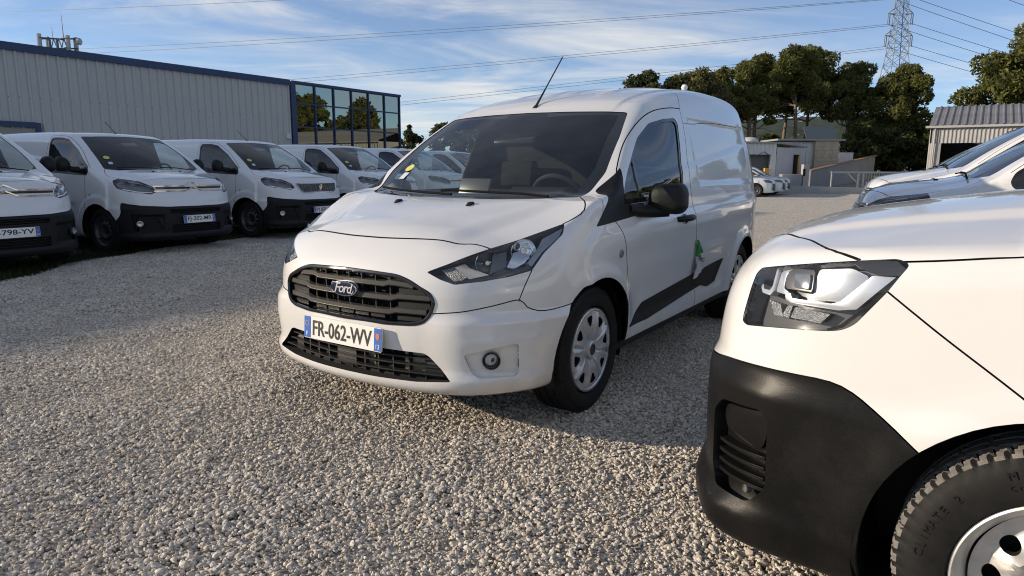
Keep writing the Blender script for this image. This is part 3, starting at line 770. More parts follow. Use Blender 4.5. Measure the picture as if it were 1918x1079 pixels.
def arch_poly(cx, cz, r, n=36):
    a = [(cx+r*math.cos(t), .9, cz+r*math.sin(t)) for t in np.linspace(R(-28), R(208), n)]
    return [(a[0][0], .9, 0)]+a+[(a[-1][0], .9, 0)]
def number_plate(parent, x, z, text, right, tilt=R(3), w=.52, h=.11, size=.098, y=0, lab=None):
    """plate facing +x: white field, blue bands left and right, raised lettering"""
    M0 = Matrix.Translation((x, y, z)) @ Matrix.Rotation(tilt*-1, 4, 'Y') @ Matrix(((0, 0, 1, 0), (1, 0, 0, 0), (0, 1, 0, 0), (0, 0, 0, 1)))
    b = MB(); b.prism(rnd_poly([(-w/2, -h/2), (w/2, -h/2), (w/2, h/2), (-w/2, h/2)], .008), -.004, .002, 'z')
    me = b.mesh('number_plate', PLATEW, smooth=20); me.transform(M0); p = link('number_plate', me, parent)
    for s in (-1, 1):
        b = MB(); b.box((s*(w/2-.024), 0, .0025), (.044, h-.006, .002)); me = b.mesh('country_band', PLATEB); me.transform(M0); link('country_band', me, p)
    me = text_mesh(text, size, .0008, bold=.0012); xs = [v.co.x for v in me.vertices]; ys = [v.co.y for v in me.vertices]
    cx, cy = (min(xs)+max(xs))/2, (min(ys)+max(ys))/2; k = (w-.125)/(max(xs)-min(xs)); ky = .076/(max(ys)-min(ys)); me.transform(Matrix.Translation((0, 0, .0030)) @ Matrix.Diagonal((k, ky, 1, 1)) @ Matrix.Translation((-cx, -cy, 0)))
    me.transform(M0); me.materials.append(INK); link('lettering', me, p)
    for s, t, sz, yy in ((-1, 'F', .032, -.034), (1, right, .030, -.033)):
        me = text_mesh(t, sz, .0006); me.transform(M0 @ Matrix.Translation((s*(w/2-.024), yy, .0042))); me.materials.append(PLATEW); link('lettering', me, p)
    b = MB()
    for k in range(12):
        a = 2*math.pi*k/12; b.box((-(w/2-.024)+.012*math.cos(a), .018+.012*math.sin(a), .0042), (.003, .003, .001))
    me = b.mesh('star_ring', mat('plate_yellow', (.7, .55, .05), .5)); me.transform(M0); link('star_ring', me, p)
    b = MB(); b.prism([(w/2-.035, .008), (w/2-.024, -.004), (w/2-.013, .008), (w/2-.013, .028), (w/2-.035, .028)], .0036, .0046, 'z')
    me = b.mesh('region_shield', mat('plate_red', (.55, .16, .08), .5)); me.transform(M0); link('region_shield', me, p)
    return p
def bar(b, pts, w, h, mi=0):
    """flat strip along points: w along z, h along x (towards the front)"""
    n = len(pts); vs = []
    for p in pts:
        x, y, z = p; vs += [(x-h, y, z-w/2), (x, y, z-w*.35), (x, y, z+w*.35), (x-h, y, z+w/2)]
    fs = [(i*4+k, i*4+(k+1) % 4, (i+1)*4+(k+1) % 4, (i+1)*4+k) for i in range(n-1) for k in range(4)]+[(3, 2, 1, 0), tuple((n-1)*4+k for k in range(4))]
    b.add(vs, fs, mi)
def front_x(F, y, z, x1=1.1):
    xs = np.arange(x1, -.2, -.004); f = F(xs, np.full_like(xs, abs(y)), np.full_like(xs, z)); i = np.where(f < 0)[0]
    if not len(i): return 0.0
    i = i[0]; return float(xs[i-1]+(xs[i]-xs[i-1])*f[i-1]/(f[i-1]-f[i])) if i else float(xs[0])
def side_y(F, x, z):
    ys = np.arange(1.05, .2, -.004); f = F(np.full_like(ys, x), ys, np.full_like(ys, z)); i = np.where(f < 0)[0][0]
    return float(ys[i-1]+(ys[i]-ys[i-1])*f[i-1]/(f[i-1]-f[i]))
def top_z(F, x, y):
    zs = np.arange(2.1, .3, -.004); f = F(np.full_like(zs, x), np.full_like(zs, abs(y)), zs); i = np.where(f < 0)[0][0]
    return float(zs[i-1]+(zs[i]-zs[i-1])*f[i-1]/(f[i-1]-f[i]))
def seat(root, x, y, z0=.42, z1=1.02, w=.50, hr=True, m=None):
    m = m or SEATM; b = MB(); b.prism(rnd_poly([(x-.26, z0), (x+.27, z0+.03), (x+.27, z0+.16), (x-.22, z0+.14)], .05), y-w/2, y+w/2, 'y'); s = b.build('seat', m, root, bevel=.02)
    b = MB(); b.prism(rnd_poly([(x-.20, z0+.10), (x-.08, z0+.12), (x-.24, z1+.06), (x-.36, z1+.05)], .045), y-w/2+.01, y+w/2-.01, 'y'); b.build('backrest', m, s, bevel=.03)
    if hr:
        b = MB(); b.prism(rnd_poly([(x-.35, z1+.08), (x-.26, z1+.08), (x-.29, z1+.27), (x-.38, z1+.26)], .035), y-.13, y+.13, 'y'); b.tube([(x-.30, y-.06, z1), (x-.31, y-.06, z1+.1)], .006); b.tube([(x-.30, y+.06, z1), (x-.31, y+.06, z1+.1)], .006); b.build('headrest', m, s, bevel=.02)
    return s
def steering_wheel(root, c, r=.18, tilt=R(28)):
    b = MB(); P = []
    Mr = Matrix.Translation(c) @ Matrix.Rotation(tilt, 4, 'Y')
    b.M = Mr
    for k in range(28): a = 2*math.pi*k/28; P.append((0, r*math.cos(a), r*math.sin(a)))
    b.tube(P, .015, 8, closed=True); b.box((.01, 0, -.01), (.03, .14, .11)); b.box((.008, 0, 0), (.012, 2*r-.02, .03)); b.box((.008, 0, -.09), (.012, .035, .16)); b.tube([(.02, 0, 0), (.25, 0, 0)], .03)
    return b.build('steering_wheel', mat('wheel_rim_black', (.015, .015, .015), .45), root, bevel=0)
def antenna(root, base, tip, r=.0045):
    b = MB(); B, T = Vector(base), Vector(tip); d = (T-B)
    b.tube([B-d*.0, B+d*.06], [.016, .009], 10); b.tube([B+d*.05, B+d*.36], [.008, .0055], 8); b.tube([B+d*.36, T], [.0042, .003], 6)
    for k in range(24): t = .38+.6*k/24; b.tube([B+d*t, B+d*(t+.008)], .0052, 6)
    c = MB(); return b.build('aerial', mat('aerial_black', (.012, .012, .012), .5), root)
def wiper(root, F, pts, m=None):
    b = MB(); P = [Vector((x, y, top_z(F, x, y)+.018)) for x, y in pts]; b.tube(P, .007, 6)
    return b.build('wiper', m or mat('wiper_rubber', (.008, .008, .008), .85, spec=.1), root)
def lamp_bowl(b, c, n, r, depth, mi=0, seg=28):
    """reflector bowl opening along n"""
    q = Vector(n).to_track_quat('Z', 'Y').to_matrix().to_4x4(); o = b.M; b.M = o @ Matrix.Translation(c) @ q
    b.lathe([(r*1.06, .004), (r, 0), (r*.9, -depth*.35), (r*.66, -depth*.75), (r*.3, -depth), (0, -depth)], seg, 'z', mi=mi); b.M = o

def build_ford():
    F = f_passenger_van; root = empty('panel_van', (-.32, 3.8108, 0), R(236.537))
    tag(root, 'white compact panel van facing the camera in the middle of the gravel, plate FR-062-WV', 'van')
    S = Shell(F, (-3.4, 0, .12), (.95, 1.0, 1.95), .02)
    # openings
    S.cut(arch_poly(0, .325, .372), 'opening', n=(0, 1, 0)); S.cut(arch_poly(-2.662, .325, .372), 'opening', n=(0, 1, 0))
    ws = [(-.772, -.05, 1.58), (-.772, .15, 1.58), (-.795, .403, 1.574), (-.836, .656, 1.558), (-.60, .72, 1.40), (-.314, .771, 1.208), (-.174, .748, 1.110), (-.098, .728, 1.084), (.015, .600, 1.074), (.06, .3, 1.066), (.075, 0, 1.065), (.075, -.05, 1.065)]
    S.cut(ws, 'windscreen', .03, (.55, 0, .83))
    S.cut([(-.251, .894, 1.059), (-.421, .847, 1.220), (-.678, .782, 1.403), (-.887, .762, 1.499), (-1.084, .772, 1.536), (-1.275, .778, 1.554), (-1.318, .786, 1.524), (-1.225, .874, 1.185), (-1.195, .890, 1.065), (-.278, .896, 1.045)], 'window_rubber', .03, (0, 1, .15))
    sw = [(-.300, .894, 1.073), (-.440, .847, 1.218), (-.690, .782, 1.392), (-.892, .762, 1.480), (-1.084, .772, 1.517), (-1.255, .778, 1.532), (-1.290, .786, 1.510), (-1.203, .874, 1.185), (-1.180, .890, 1.083)]
    S.cut(sw, 'door_glass', .025, (0, 1, .15))
    S.cut([(-.492, .8, 1.00), (-.520, .8, 1.00), (-.575, .8, 1.45), (-.545, .8, 1.45)], 'window_rubber', 0, (0, 1, .15), only=['door_glass', 'window_rubber'])
    S.cut([(.020, .886, .949), (-.150, .870, 1.098), (-.372, .830, 1.238), (-.285, .896, 1.062), (-.300, .90, 1.048), (-.55, .903, 1.046), (-.53, .903, .988)], 'sail_panel', .012, (0, 1, .1), only=['body', 'window_rubber'])
    gr = [(.81, -.05, .762), (.805, .0, .760), (.801, .158, .757), (.789, .293, .752), (.787, .364, .733), (.775, .470, .685), (.773, .492, .650), (.786, .478, .588), (.796, .449, .556), (.810, .400, .541), (.837, .271, .535), (.855, .0, .535), (.855, -.05, .535)]
    S.cut(gr, 'grille_opening', .02, (1, 0, .0))
    inn = [(.855, -.05, .418), (.850, .03, .418), (.836, .241, .418), (.794, .440, .416), (.785, .465, .405), (.753, .575, .300), (.816, .412, .285), (.853, .191, .282), (.858, 0, .282), (.858, -.05, .282)]
    S.cut(inn, 'intake_opening', .012, (1, 0, 0))
    hl = [(.753, .427, .774), (.704, .510, .811), (.561, .640, .876), (.378, .735, .928), (.216, .819, .975), (.262, .835, .925), (.385, .812, .852), (.459, .794, .779), (.555, .739, .757), (.651, .662, .741), (.727, .564, .727), (.747, .501, .746)]
    S.cut(hl, 'headlight', .012, (.62, .60, .35))
    S.cut([(.715, .600, .425), (.625, .715, .452), (.568, .785, .465), (.560, .792, .450), (.562, .795, .330), (.575, .785, .315), (.690, .664, .318), (.705, .640, .335)], 'fog_pocket', .016, (.78, .62, 0))
    S.cut([(-.383, .905, .371), (-.591, .889, .476), (-1.503, .894, .537), (-2.09, .906, .575), (-1.959, .890, .416), (-1.769, .893, .401), (-1.629, .888, .430), (-.643, .899, .369)], 'side_moulding', .012, (0, 1, 0))
    S.cut([(-.2, .9, .298), (-2.4, .9, .302), (-2.4, .9, .1), (-.2, .9, .1)], 'sill', 0, (0, 1, 0))
    S.cut([(-1.064+.01, .92, .936), (-1.16, .92, .958), (-1.25, .92, .925), (-1.20, .92, .892), (-1.11, .92, .895)], 'handle_recess', .03, (0, 1, 0))
    # panel gaps
    L = lambda pts, w=.0055: S.line(S.smooth_path(pts, .025), w, only=['body'])
    L([(.682, -.02, .902), (.680, .10, .903), (.665, .229, .905), (.625, .42, .902), (.609, .498, .892), (.572, .564, .888), (.566, .634, .876)], .009)
    L([(.216, .819, .976), (.150, .846, 1.003), (.085, .853, 1.030), (.02, .825, 1.062), (-.06, .765, 1.082), (-.105, .730, 1.088)], .007)
    L([(.775, .488, .598), (.718, .608, .612), (.621, .708, .636), (.529, .773, .653), (.497, .794, .618), (.450, .823, .597), (.400, .848, .594), (.33, .87, .598), (.24, .888, .604)], .005)
    L([(.462, .793, .776), (.506, .782, .706), (.529, .773, .653)], .005)
    L([(-.325, .835, 1.192), (-.352, .815, 1.232), (-.544, .764, 1.372), (-.782, .740, 1.500), (-.993, .737, 1.575), (-1.25, .745, 1.612), (-1.425, .753, 1.624)], .007)
    L([(-1.425, .753, 1.624), (-1.41, .80, 1.45), (-1.36, .85, 1.25), (-1.345, .892, 1.079), (-1.385, .924, .897), (-1.450, .917, .692), (-1.50, .89, .48), (-1.52, .897, .30)], .006)
    L([(-.12, .89, .985), (-.20, .904, .94), (-.275, .922, .816), (-.318, .917, .656), (-.325, .928, .50), (-.322, .897, .30)], .006)
    L([(-1.62, .55, 1.765), (-1.585, .66, 1.728), (-1.50, .718, 1.683), (-1.425, .753, 1.624)], .004)
    L([(-1.44, .78, 1.53), (-2.0, .80, 1.56), (-2.75, .79, 1.57)], .004)
    L([(-.12, .735, 1.098), (-.10, .80, 1.082), (-.065, .858, 1.035), (-.05, .875, 1.0)], .004)
    S.underside()
    n = S.split([((.3, .1, 1.02), 'bonnet'), ((.75, .6, .5), 'front_bumper'), ((.84, .1, .25), 'front_bumper'), ((.70, .2, .88), 'front_bumper'), ((.60, .70, .70), 'front_bumper'), ((-.9, .92, .8), 'door'), ((-.6, .76, 1.42), 'door'), ((.1, .9, .8), 'wing')])
    # sheet-metal parts
    print('PANELS', n)
    pm = [WHITE, DARKIN]
    S.emit('body', pm, root, mirror='merge'); S.emit('bonnet', pm, root, mirror='merge'); S.emit('front_bumper', pm, root, mirror='merge')
    S.emit('door', pm, root); S.emit('wing', pm, root)
    S.emit('seam', GAP, root, 'panel_gap', thick=0, inset=.013, mirror='merge')
    S.emit('underbody', DARKIN, root, thick=0, mirror='merge')
    S.emit('sill', [TRIM, DARKIN], root, 'sill'); S.emit('side_moulding', [TRIM, DARKIN], root, inset=-.006, thick=.014)
    S.emit('sail_panel', [TRIM, DARKIN], root, inset=.001); S.emit('window_rubber', [GLOSSBLACK, DARKIN], root, 'window_frame', inset=.002)
    S.emit('handle_recess', [WHITE, DARKIN], root, 'handle_recess', inset=.014, thick=-.016, cap=False)
    S.emit('fog_pocket', [WHITE, DARKIN], root, 'fog_pocket', inset=.018, thick=-.0185, cap=False)
    g = S.emit('windscreen', WSGLASS, root, thick=0, inset=.003, mirror='merge')[0]
    for o in S.emit('door_glass', GLASS, root, 'door_window', thick=0, inset=.008): pass
    # black print round the windscreen edge
    prt = mat('glass_print', (.010, .010, .011), .35)
    S2 = [(x, y, z) for x, y, z in ws if y >= 0]
    b = MB()
    cpt = Vector((-.42, 0, 1.32))
    ring_o, ring_i = [], []
    for x, y, z in S2:
        q = Vector((x, y, z)); d = (cpt-q); k = .055 if z > 1.5 or z < 1.1 else .075
        if y < .2: d = Vector((cpt.x-q.x, 0, cpt.z-q.z))
        q2 = q+d.normalized()*k; ring_o.append(q); ring_i.append(q2)
    A = np.array([tuple(v) for v in ring_o+ring_i])
    for it in range(4):
        f = F(A[:, 0], np.abs(A[:, 1]), A[:, 2]); gg = grad(F, A); A -= ((f+.006)/((gg*gg).sum(1)+1e-9))[:, None]*gg
    nO = len(ring_o)
    for sg in (1, -1):
        vs = [(a[0], a[1]*sg, a[2]) for a in A]; b.add(vs, [(i, i+1, nO+i+1, nO+i) for i in range(nO-1)])
    b.build('windscreen_border', prt, g, smooth=0)
    # grille: dark box, frame, three slats, ribs, oval badge
    V, Fc = S.arrays('grille_opening')
    GR = mat('grille_black', (.020, .020, .021), .42, bump=.05, bscale=300, var=.15, vscale=15)
    GR2 = mat('grille_satin', (.10, .098, .092), .38, .55)
    back = S.emit('grille_opening', mat('grille_void', (.004, .004, .004), .9), root, 'grille', thick=-.07, inset=.075, mirror='merge', cap=False)[0]
    fx = lambda y, z, o=0.0: front_x(F, y, z)-o
    half = [(y, z) for x, y, z in gr if y >= 0]; loop = half+[(-y, z) for y, z in half[::-1][1:-1]]
    loop = rnd_poly(loop, .03, 3); b = MB(); b.tube([(fx(y*.985, .65+(z-.65)*.975, .004), y*.985, .65+(z-.65)*.975) for y, z in loop], .010, 8, closed=True); b.build('grille_frame', GLOSSBLACK, back)
    for k, (zc, yw) in enumerate(((.715, .375), (.655, .462), (.592, .448))):
        b = MB(); ys = np.linspace(-yw, yw, 25); pts = [(fx(y, zc, .010), y, zc+(.006 if abs(y) > yw*.62 else -.004)-.012*(abs(y)/yw)**4*(1 if k < 1 else 0)) for y in ys]
        bar(b, pts, .030, .022); b.build('grille_slat', GR2, back, smooth=50)
        b = MB(); bar(b, [(p[0]+.003, p[1], p[2]-.010) for p in pts], .006, .012); b.build('slat_edge', GLOSSBLACK, back, smooth=50)
    for y in np.linspace(-.33, .33, 9):
        b = MB(); b.box((fx(y, .65, .050), y, .65), (.035, .005, .205)); b.build('grille_rib', GR, back)
    for s in (-1, 1):
        for zc, y0, y1, hh in ((.683, .30, .43, .034), (.623, .30, .455, .034), (.737, .22, .34, .022), (.562, .30, .42, .026)):
            b = MB(); ys = np.linspace(y0, y1, 5); bar(b, [(fx(y*s, zc, .022), y*s, zc) for y in (ys if s > 0 else ys[::-1])], hh, .01); b.build('grille_blank', GR, back, smooth=50)
    for y in np.linspace(-.19, .19, 5):
        for zc, hh in ((.741, .020), (.563, .022)): b = MB(); ys = np.linspace(y-.04, y+.04, 3); bar(b, [(fx(q, zc, .024), q, zc) for q in ys], hh, .008); b.build('grille_blank', GR, back, smooth=50)
    bx = fx(0, .672)+.004; b = MB(); el = [(.088*math.cos(t), .036*math.sin(t)) for t in np.linspace(0, 2*math.pi, 48, endpoint=False)]
    b.prism([(.672*0+y, .672+z) for y, z in el], bx-.03, bx+.006, 'x'); bd = b.build('badge', CHROME, back, bevel=.003)
    b = MB(); b.prism([(y*.90, .672+z*.86) for y, z in el], bx, bx+.0085, 'x'); b.build('badge_field', mat('badge_blue', (.012, .02, .055), .22, .2, .6), bd, bevel=.001)
    me = text_mesh('Ford', .066, .0012, shear=.35, bold=.0006, space=.86); me.transform(Matrix.Translation((bx+.010, 0, .674)) @ Matrix(((0, 0, 1, 0), (1, 0, 0, 0), (0, 1, 0, 0), (0, 0, 0, 1)))); LET = mat('badge_letter', (.86, .86, .86), .25, .5); me.materials.append(LET); link('lettering', me, bd)
    b = MB(); b.tube([(bx+.0095, y, z) for y, z in ((-.072, .690), (-.066, .699), (-.05, .700), (-.03, .697), (-.012, .699))], .0022, 6); b.tube([(bx+.0095, y, z) for y, z in ((-.070, .660), (-.062, .651), (-.05, .654), (-.044, .668))], .0018, 6); b.tube([(bx+.0095, y, z) for y, z in ((.058, .652), (.066, .658), (.072, .668))], .0018, 6); b.build('lettering', LET, bd)
    # lower intake
    lo = S.emit('intake_opening', mat('grille_void', (.004, .004, .004), .9), root, 'lower_intake', thick=-.06, inset=.065, mirror='merge', cap=False)[0]
    for zc, yw in ((.386, .475), (.352, .50), (.319, .53)):
        b = MB(); ys = np.linspace(-yw, yw, 21); bar(b, [(fx(y, zc, .014), y, zc-.004*(1-abs(y)/yw)) for y in ys], .009, .026); b.build('intake_slat', GR, lo, smooth=50)
    for y in list(np.linspace(-.42, .42, 11)): b = MB(); b.box((fx(y, .35, .05), y, .35), (.03, .006, .135)); b.build('intake_rib', GR, lo)
    for y0, y1, mm in ((-.47, -.40, GR), (-.10, .03, GR), (.06, .13, mat('radiator_alu', (.30, .26, .20), .5, .6)), (.30, .40, mat('radiator_alu', (.30, .26, .20), .5, .6)), (.42, .53, GR)):
        b = MB(); ys = np.linspace(y0, y1, 3); bar(b, [(fx(y, .345, .034 if mm is GR else .058), y, .350 if abs(y0) < .4 else .335) for y in ys], .125 if abs(y0) < .4 else .08, .006); b.build('intake_blank', mm, lo, smooth=50)
    number_plate(root, fx(0, .467)+.014, .463, 'FR-062-WV', '13', R(4), lab=None)
    # headlights
    HB = mat('lamp_housing', (.15, .155, .162), .30, .5); AMB = mat('lamp_bezel', (.22, .215, .21), .30, .7)
    lens = S.emit('headlight', LENS, root, thick=0, inset=.001)
    hs = S.emit('headlight', HB, root, 'lamp_housing', thick=-.075, inset=.078, cap=False)
    WARM = mat('lamp_reflector', (.78, .66, .54), .25, .8); TURN = mat('lamp_grey', (.26, .26, .27), .3, .6, bump=1.0, bscale=170); OUTR = mat('lamp_satin', (.34, .355, .38), .35, .6)
    hm = lamp_map(F, 1.0, .0)
    for s, ho in zip((1, -1), hs):
        def lp(name, pts, d0, d1, m, rnd=0, bevel=0): return lamp_piece(hm, [(1-x, z) for x, z in pts], d0, d1, s, name, m, ho, rnd, bevel)
        lp('turn_lamp', [(.729, .791), (.700, .809), (.689, .762), (.725, .735)], .020, .05, TURN, .004, .002)
        lp('reflector', [(.703, .810), (.668, .830), (.668, .808), (.619, .773), (.687, .757)], .032, .06, WARM, .004, .003)
        lp('reflector', [(.480, .888), (.404, .909), (.402, .893), (.459, .820), (.514, .796), (.543, .804)], .045, .06, CHROME, .01, .004)
        lp('divider', [(.568, .868), (.504, .885), (.549, .805), (.618, .774)], .030, .06, HB, .004, .003)
        lp('bezel', [(.354, .920), (.237, .966), (.284, .923), (.390, .855), (.456, .792), (.461, .813), (.401, .879)], .014, .05, OUTR, .006, .004)
        lp('bezel', [(.73, .742), (.715, .733), (.60, .752), (.47, .783), (.45, .80), (.47, .802), (.56, .775), (.65, .76)], .010, .05, GLOSSBLACK, .004, .002)
        for c, r_ in (((.578, s*.635, .812), .052), ((.430, s*.730, .856), .055)):
            b = MB(); lamp_bowl(b, c, (.80, s*.58, .08), r_, .045); b.build('reflector', CHROME, ho)
            b = MB(); b.tube([(c[0]-.035, c[1]-s*.025, c[2]), (c[0]-.002, c[1]-s*.002, c[2])], [.013, .010], 12); b.build('bulb', CHROME, ho)
    # fog lamps with a ridge round the pocket
    for s in (1, -1):
        x0 = fx(.708, .400); b = MB(); b.M = Matrix.Translation((x0-.010, s*.706, .392)) @ Vector((.82, s*.57, 0)).to_track_quat('Z', 'Y').to_matrix().to_4x4()
        b.lathe([(.040, -.02), (.040, .012), (.036, .016), (.031, .010), (.030, -.01)], 28, 'z'); fo = b.build('fog_lamp', GLOSSBLACK, root)
        b = MB(); b.M = Matrix.Translation((x0-.010, s*.706, .392)) @ Vector((.82, s*.57, 0)).to_track_quat('Z', 'Y').to_matrix().to_4x4(); b.lathe([(.030, .005), (.018, .008), (0, .009)], 24, 'z'); b.build('lens', LENS, fo)
        b = MB(); b.M = Matrix.Translation((x0-.010, s*.706, .392)) @ Vector((.82, s*.57, 0)).to_track_quat('Z', 'Y').to_matrix().to_4x4(); b.lathe([(.030, .0), (.026, -.012), (.014, -.03), (.013, -.012), (.0, -.010)], 24, 'z'); b.build('reflector', mat('fog_reflector', (.02, .02, .021), .25, .2), fo)
    # door mirrors, handles, indicator
    for s in (1, -1):
        b = MB(); outl = rnd_poly([(.01, .0), (.19, -.002), (.225, .035), (.222, .13), (.195, .172), (.05, .165), (.012, .12)], .035, 4)
        rings = []; cx_, cz_ = .12, .09
        for (dx_, k) in ((.0, .95), (.008, .98), (.05, .98), (.085, .94), (.105, .84), (.117, .62), (.121, .2)): rings.append([(-.655+dx_, s*(.895+cx_+(u-cx_)*k), .985+cz_+(v-cz_)*k) for u, v in outl])
        m_ = len(outl); vs = [p for r_ in rings for p in r_]; fs = [(i*m_+k, i*m_+(k+1) % m_, (i+1)*m_+(k+1) % m_, (i+1)*m_+k) for i in range(len(rings)-1) for k in range(m_)]
        fs += [[(len(rings)-1)*m_+k for k in range(m_)], [k for k in range(m_)][::-1]]
        b.add(vs, fs); mo = b.build('door_mirror', TRIM, root, smooth=50)
        b = MB(); b.prism([(s*(.895+.12+(u-.12)*.88), .985+.09+(v-.09)*.85) for u, v in outl], -.660, -.657, 'x'); b.build('mirror_glass', CHROME, mo)
        b = MB(); b.tube([(-.36, s*.885, 1.02), (-.46, s*.915, 1.005), (-.56, s*.95, 1.0), (-.60, s*1.02, 1.01)], [.028, .036, .036, .040], 12); b.build('mirror_arm', TRIM, mo, smooth=50)
        yh = side_y(F, -1.17, .925)
        b = MB(); b.tube([(-1.035, s*(yh-.012), .926), (-1.06, s*(yh+.022), .928), (-1.16, s*(yh+.034), .930), (-1.25, s*(yh+.022), .928), (-1.275, s*(yh-.01), .926)], [.016, .019, .021, .020, .018], 10); b.build('door_handle', TRIM, root, smooth=50)
        yi = side_y(F, -.216, .797); b = MB(); b.lathe([(.022, -.004), (.022, .004), (.016, .008), (0, .009)], 20, 'y', (-.216, 0, .797)); me = b.mesh('side_indicator', mat('lamp_grey2', (.20, .20, .20), .3, .2)); o = link('side_indicator', me, root, (0, yi, 0) if s > 0 else (0, -yi, 0))
        if s < 0: o.scale.y = -1
        arch_liner(root, 0, .325, s*.55, s*.865, .378, TRIM); arch_liner(root, -2.662, .325, s*.55, s*.865, .378, TRIM)
        put_wheel(root, 0, s*.775, .322, 'capped', .35, 0); put_wheel(root, -2.662, s*.775, .322, 'capped', 1.1)
        nz = top_z(F, .195, .25*s); b = MB(); b.prism([(.165, nz-.004), (.225, nz-.006), (.20, nz+.014), (.175, nz+.016)], s*.25-.012, s*.25+.012, 'y'); b.build('washer_nozzle', TRIM, root, bevel=.004)
    antenna(root, (-.835, 0, 1.612), (-1.195, 0, 1.985))
    wiper(root, F, [(.03, .62), (.0, .45), (-.02, .2), (-.03, -.05), (-.02, -.12)]); wiper(root, F, [(.06, .02), (.03, -.2), (-.02, -.45), (-.07, -.62)])
    b = MB(); b.lathe([(.05, -.02), (.05, .012), (.03, .022), (0, .024)], 20, 'z', (-2.35, .25, top_z(F, -2.35, .25))); b.build('roof_beacon_mount', TRIM, root)
    # stickers inside the windscreen
    for (x, y, z), r_, m_, sq in (((-.287, -.591, 1.228), .034, mat('sticker_yellow', (.62, .60, .16), .6), 0), ((-.225, -.585, 1.180), .026, mat('sticker_white', (.55, .62, .68), .6), 1)):
        q = Vector((x, y, z)); nrm = Vector(grad(F, np.array([[x, -y, z]]))[0]); nrm.y = -nrm.y; nrm.normalize(); b = MB(); b.M = Matrix.Translation(q+nrm*.002) @ nrm.to_track_quat('Z', 'Y').to_matrix().to_4x4()
        if sq: b.box((0, 0, 0), (.05, .06, .001))
        else: b.lathe([(r_, 0), (r_, .001), (0, .001)], 24, 'z')
        b.build('sticker', m_, root)
    # cabin
    b = MB(); b.prism(rnd_poly([(.08, .60), (.10, 1.03), (-.02, 1.075), (-.22, 1.085), (-.34, 1.06), (-.40, .98), (-.36, .60)], .03), -.76, .76, 'y'); dsh = b.build('dashboard', DARKIN, root, bevel=.01)
    b = MB(); b.prism(rnd_poly([(-.18, 1.06), (-.24, 1.125), (-.40, 1.125), (-.42, 1.04)], .03), .22, .56, 'y'); b.build('instrument_hood', DARKIN, dsh, bevel=.02)
    steering_wheel(root, (-.50, .39, 1.03)); seat(root, -.95, .39, .46, 1.02); seat(root, -.95, -.40, .46, 1.02)
    b = MB(); b.prism([(-.80, .38), (.80, .38), (.82, 1.05), (.68, 1.56), (-.68, 1.56), (-.82, 1.05)], -1.435, -1.405, 'x'); b.build('bulkhead', DARKIN, root)
    b = MB(); b.box((-1.33, 0, .40), (1.86, 1.66, .03)); b.box((-.15, 0, .42), (.5, 1.05, .03)); b.box((-2.7, 0, .42), (.88, 1.05, .03)); b.build('floor_pan', DARKIN, root)
    b = MB(); b.prism(rnd_poly([(-.74, 1.46), (-.60, 1.40), (-.62, 1.36), (-.80, 1.42)], .02), -.16, .12, 'y'); b.build('interior_mirror', GLOSSBLACK, root, bevel=.01)
    b = MB(); b.box((-.32, -.10, 1.12), (.02, .22, .10), rot=Matrix.Rotation(R(-20), 3, 'Y')); b.build('display_screen', mat('screen_grey', (.06, .06, .057), .3), dsh, bevel=.005)
    return root
# ---------------------------------------------------------------- pieces inside lamps, laid parallel to the lens
def lamp_map(F, x0, x1):
    """points at (u, v, depth): u runs back along the body from x0 to x1 (0..1), v is the height"""
    ys = np.arange(1.02, .25, -.006)
    def f(uv, d):
        uv = np.array(uv, float); x = x0+(x1-x0)*uv[:, 0]; v = uv[:, 1]; n = len(x)
        G = F(np.repeat(x, len(ys)), np.tile(ys, n), np.repeat(v, len(ys))).reshape(n, -1); i = np.clip(np.argmax(G < 0, axis=1), 1, len(ys)-1); k = np.arange(n)
        a, b = G[k, i-1], G[k, i]; y = ys[i-1]+(ys[i]-ys[i-1])*np.clip(a/np.where(np.abs(a-b) < 1e-9, 1, a-b), 0, 1)
        P = np.stack([x, y, v], 1); g = grad(F, P); g /= np.linalg.norm(g, axis=1)[:, None]+1e-9
        return P-g*d
    return f
def lamp_piece(f, poly, d0, d1, s, name, m, parent, rnd=.0, bevel=0, smooth=30):
    if rnd: poly = rnd_poly(poly, rnd, 3)
    P = []
    for i in range(len(poly)):
        a, b = poly[i], poly[(i+1) % len(poly)]; n = max(1, int(math.hypot(a[0]-b[0], (a[1]-b[1])*2.5)/.12))
        P += [(a[0]+(b[0]-a[0])*k/n, a[1]+(b[1]-a[1])*k/n) for k in range(n)]
    n = len(P); vs = [tuple(q*[1, s, 1]) for q in f(P, d0)]+[tuple(q*[1, s, 1]) for q in f(P, d1)]
    b = MB(); b.add(vs, [list(range(n)), list(range(n, 2*n))[::-1]]+[(i, (i+1) % n, n+(i+1) % n, n+i) for i in range(n)])
    return b.build(name, m, parent, bevel=bevel, smooth=smooth)
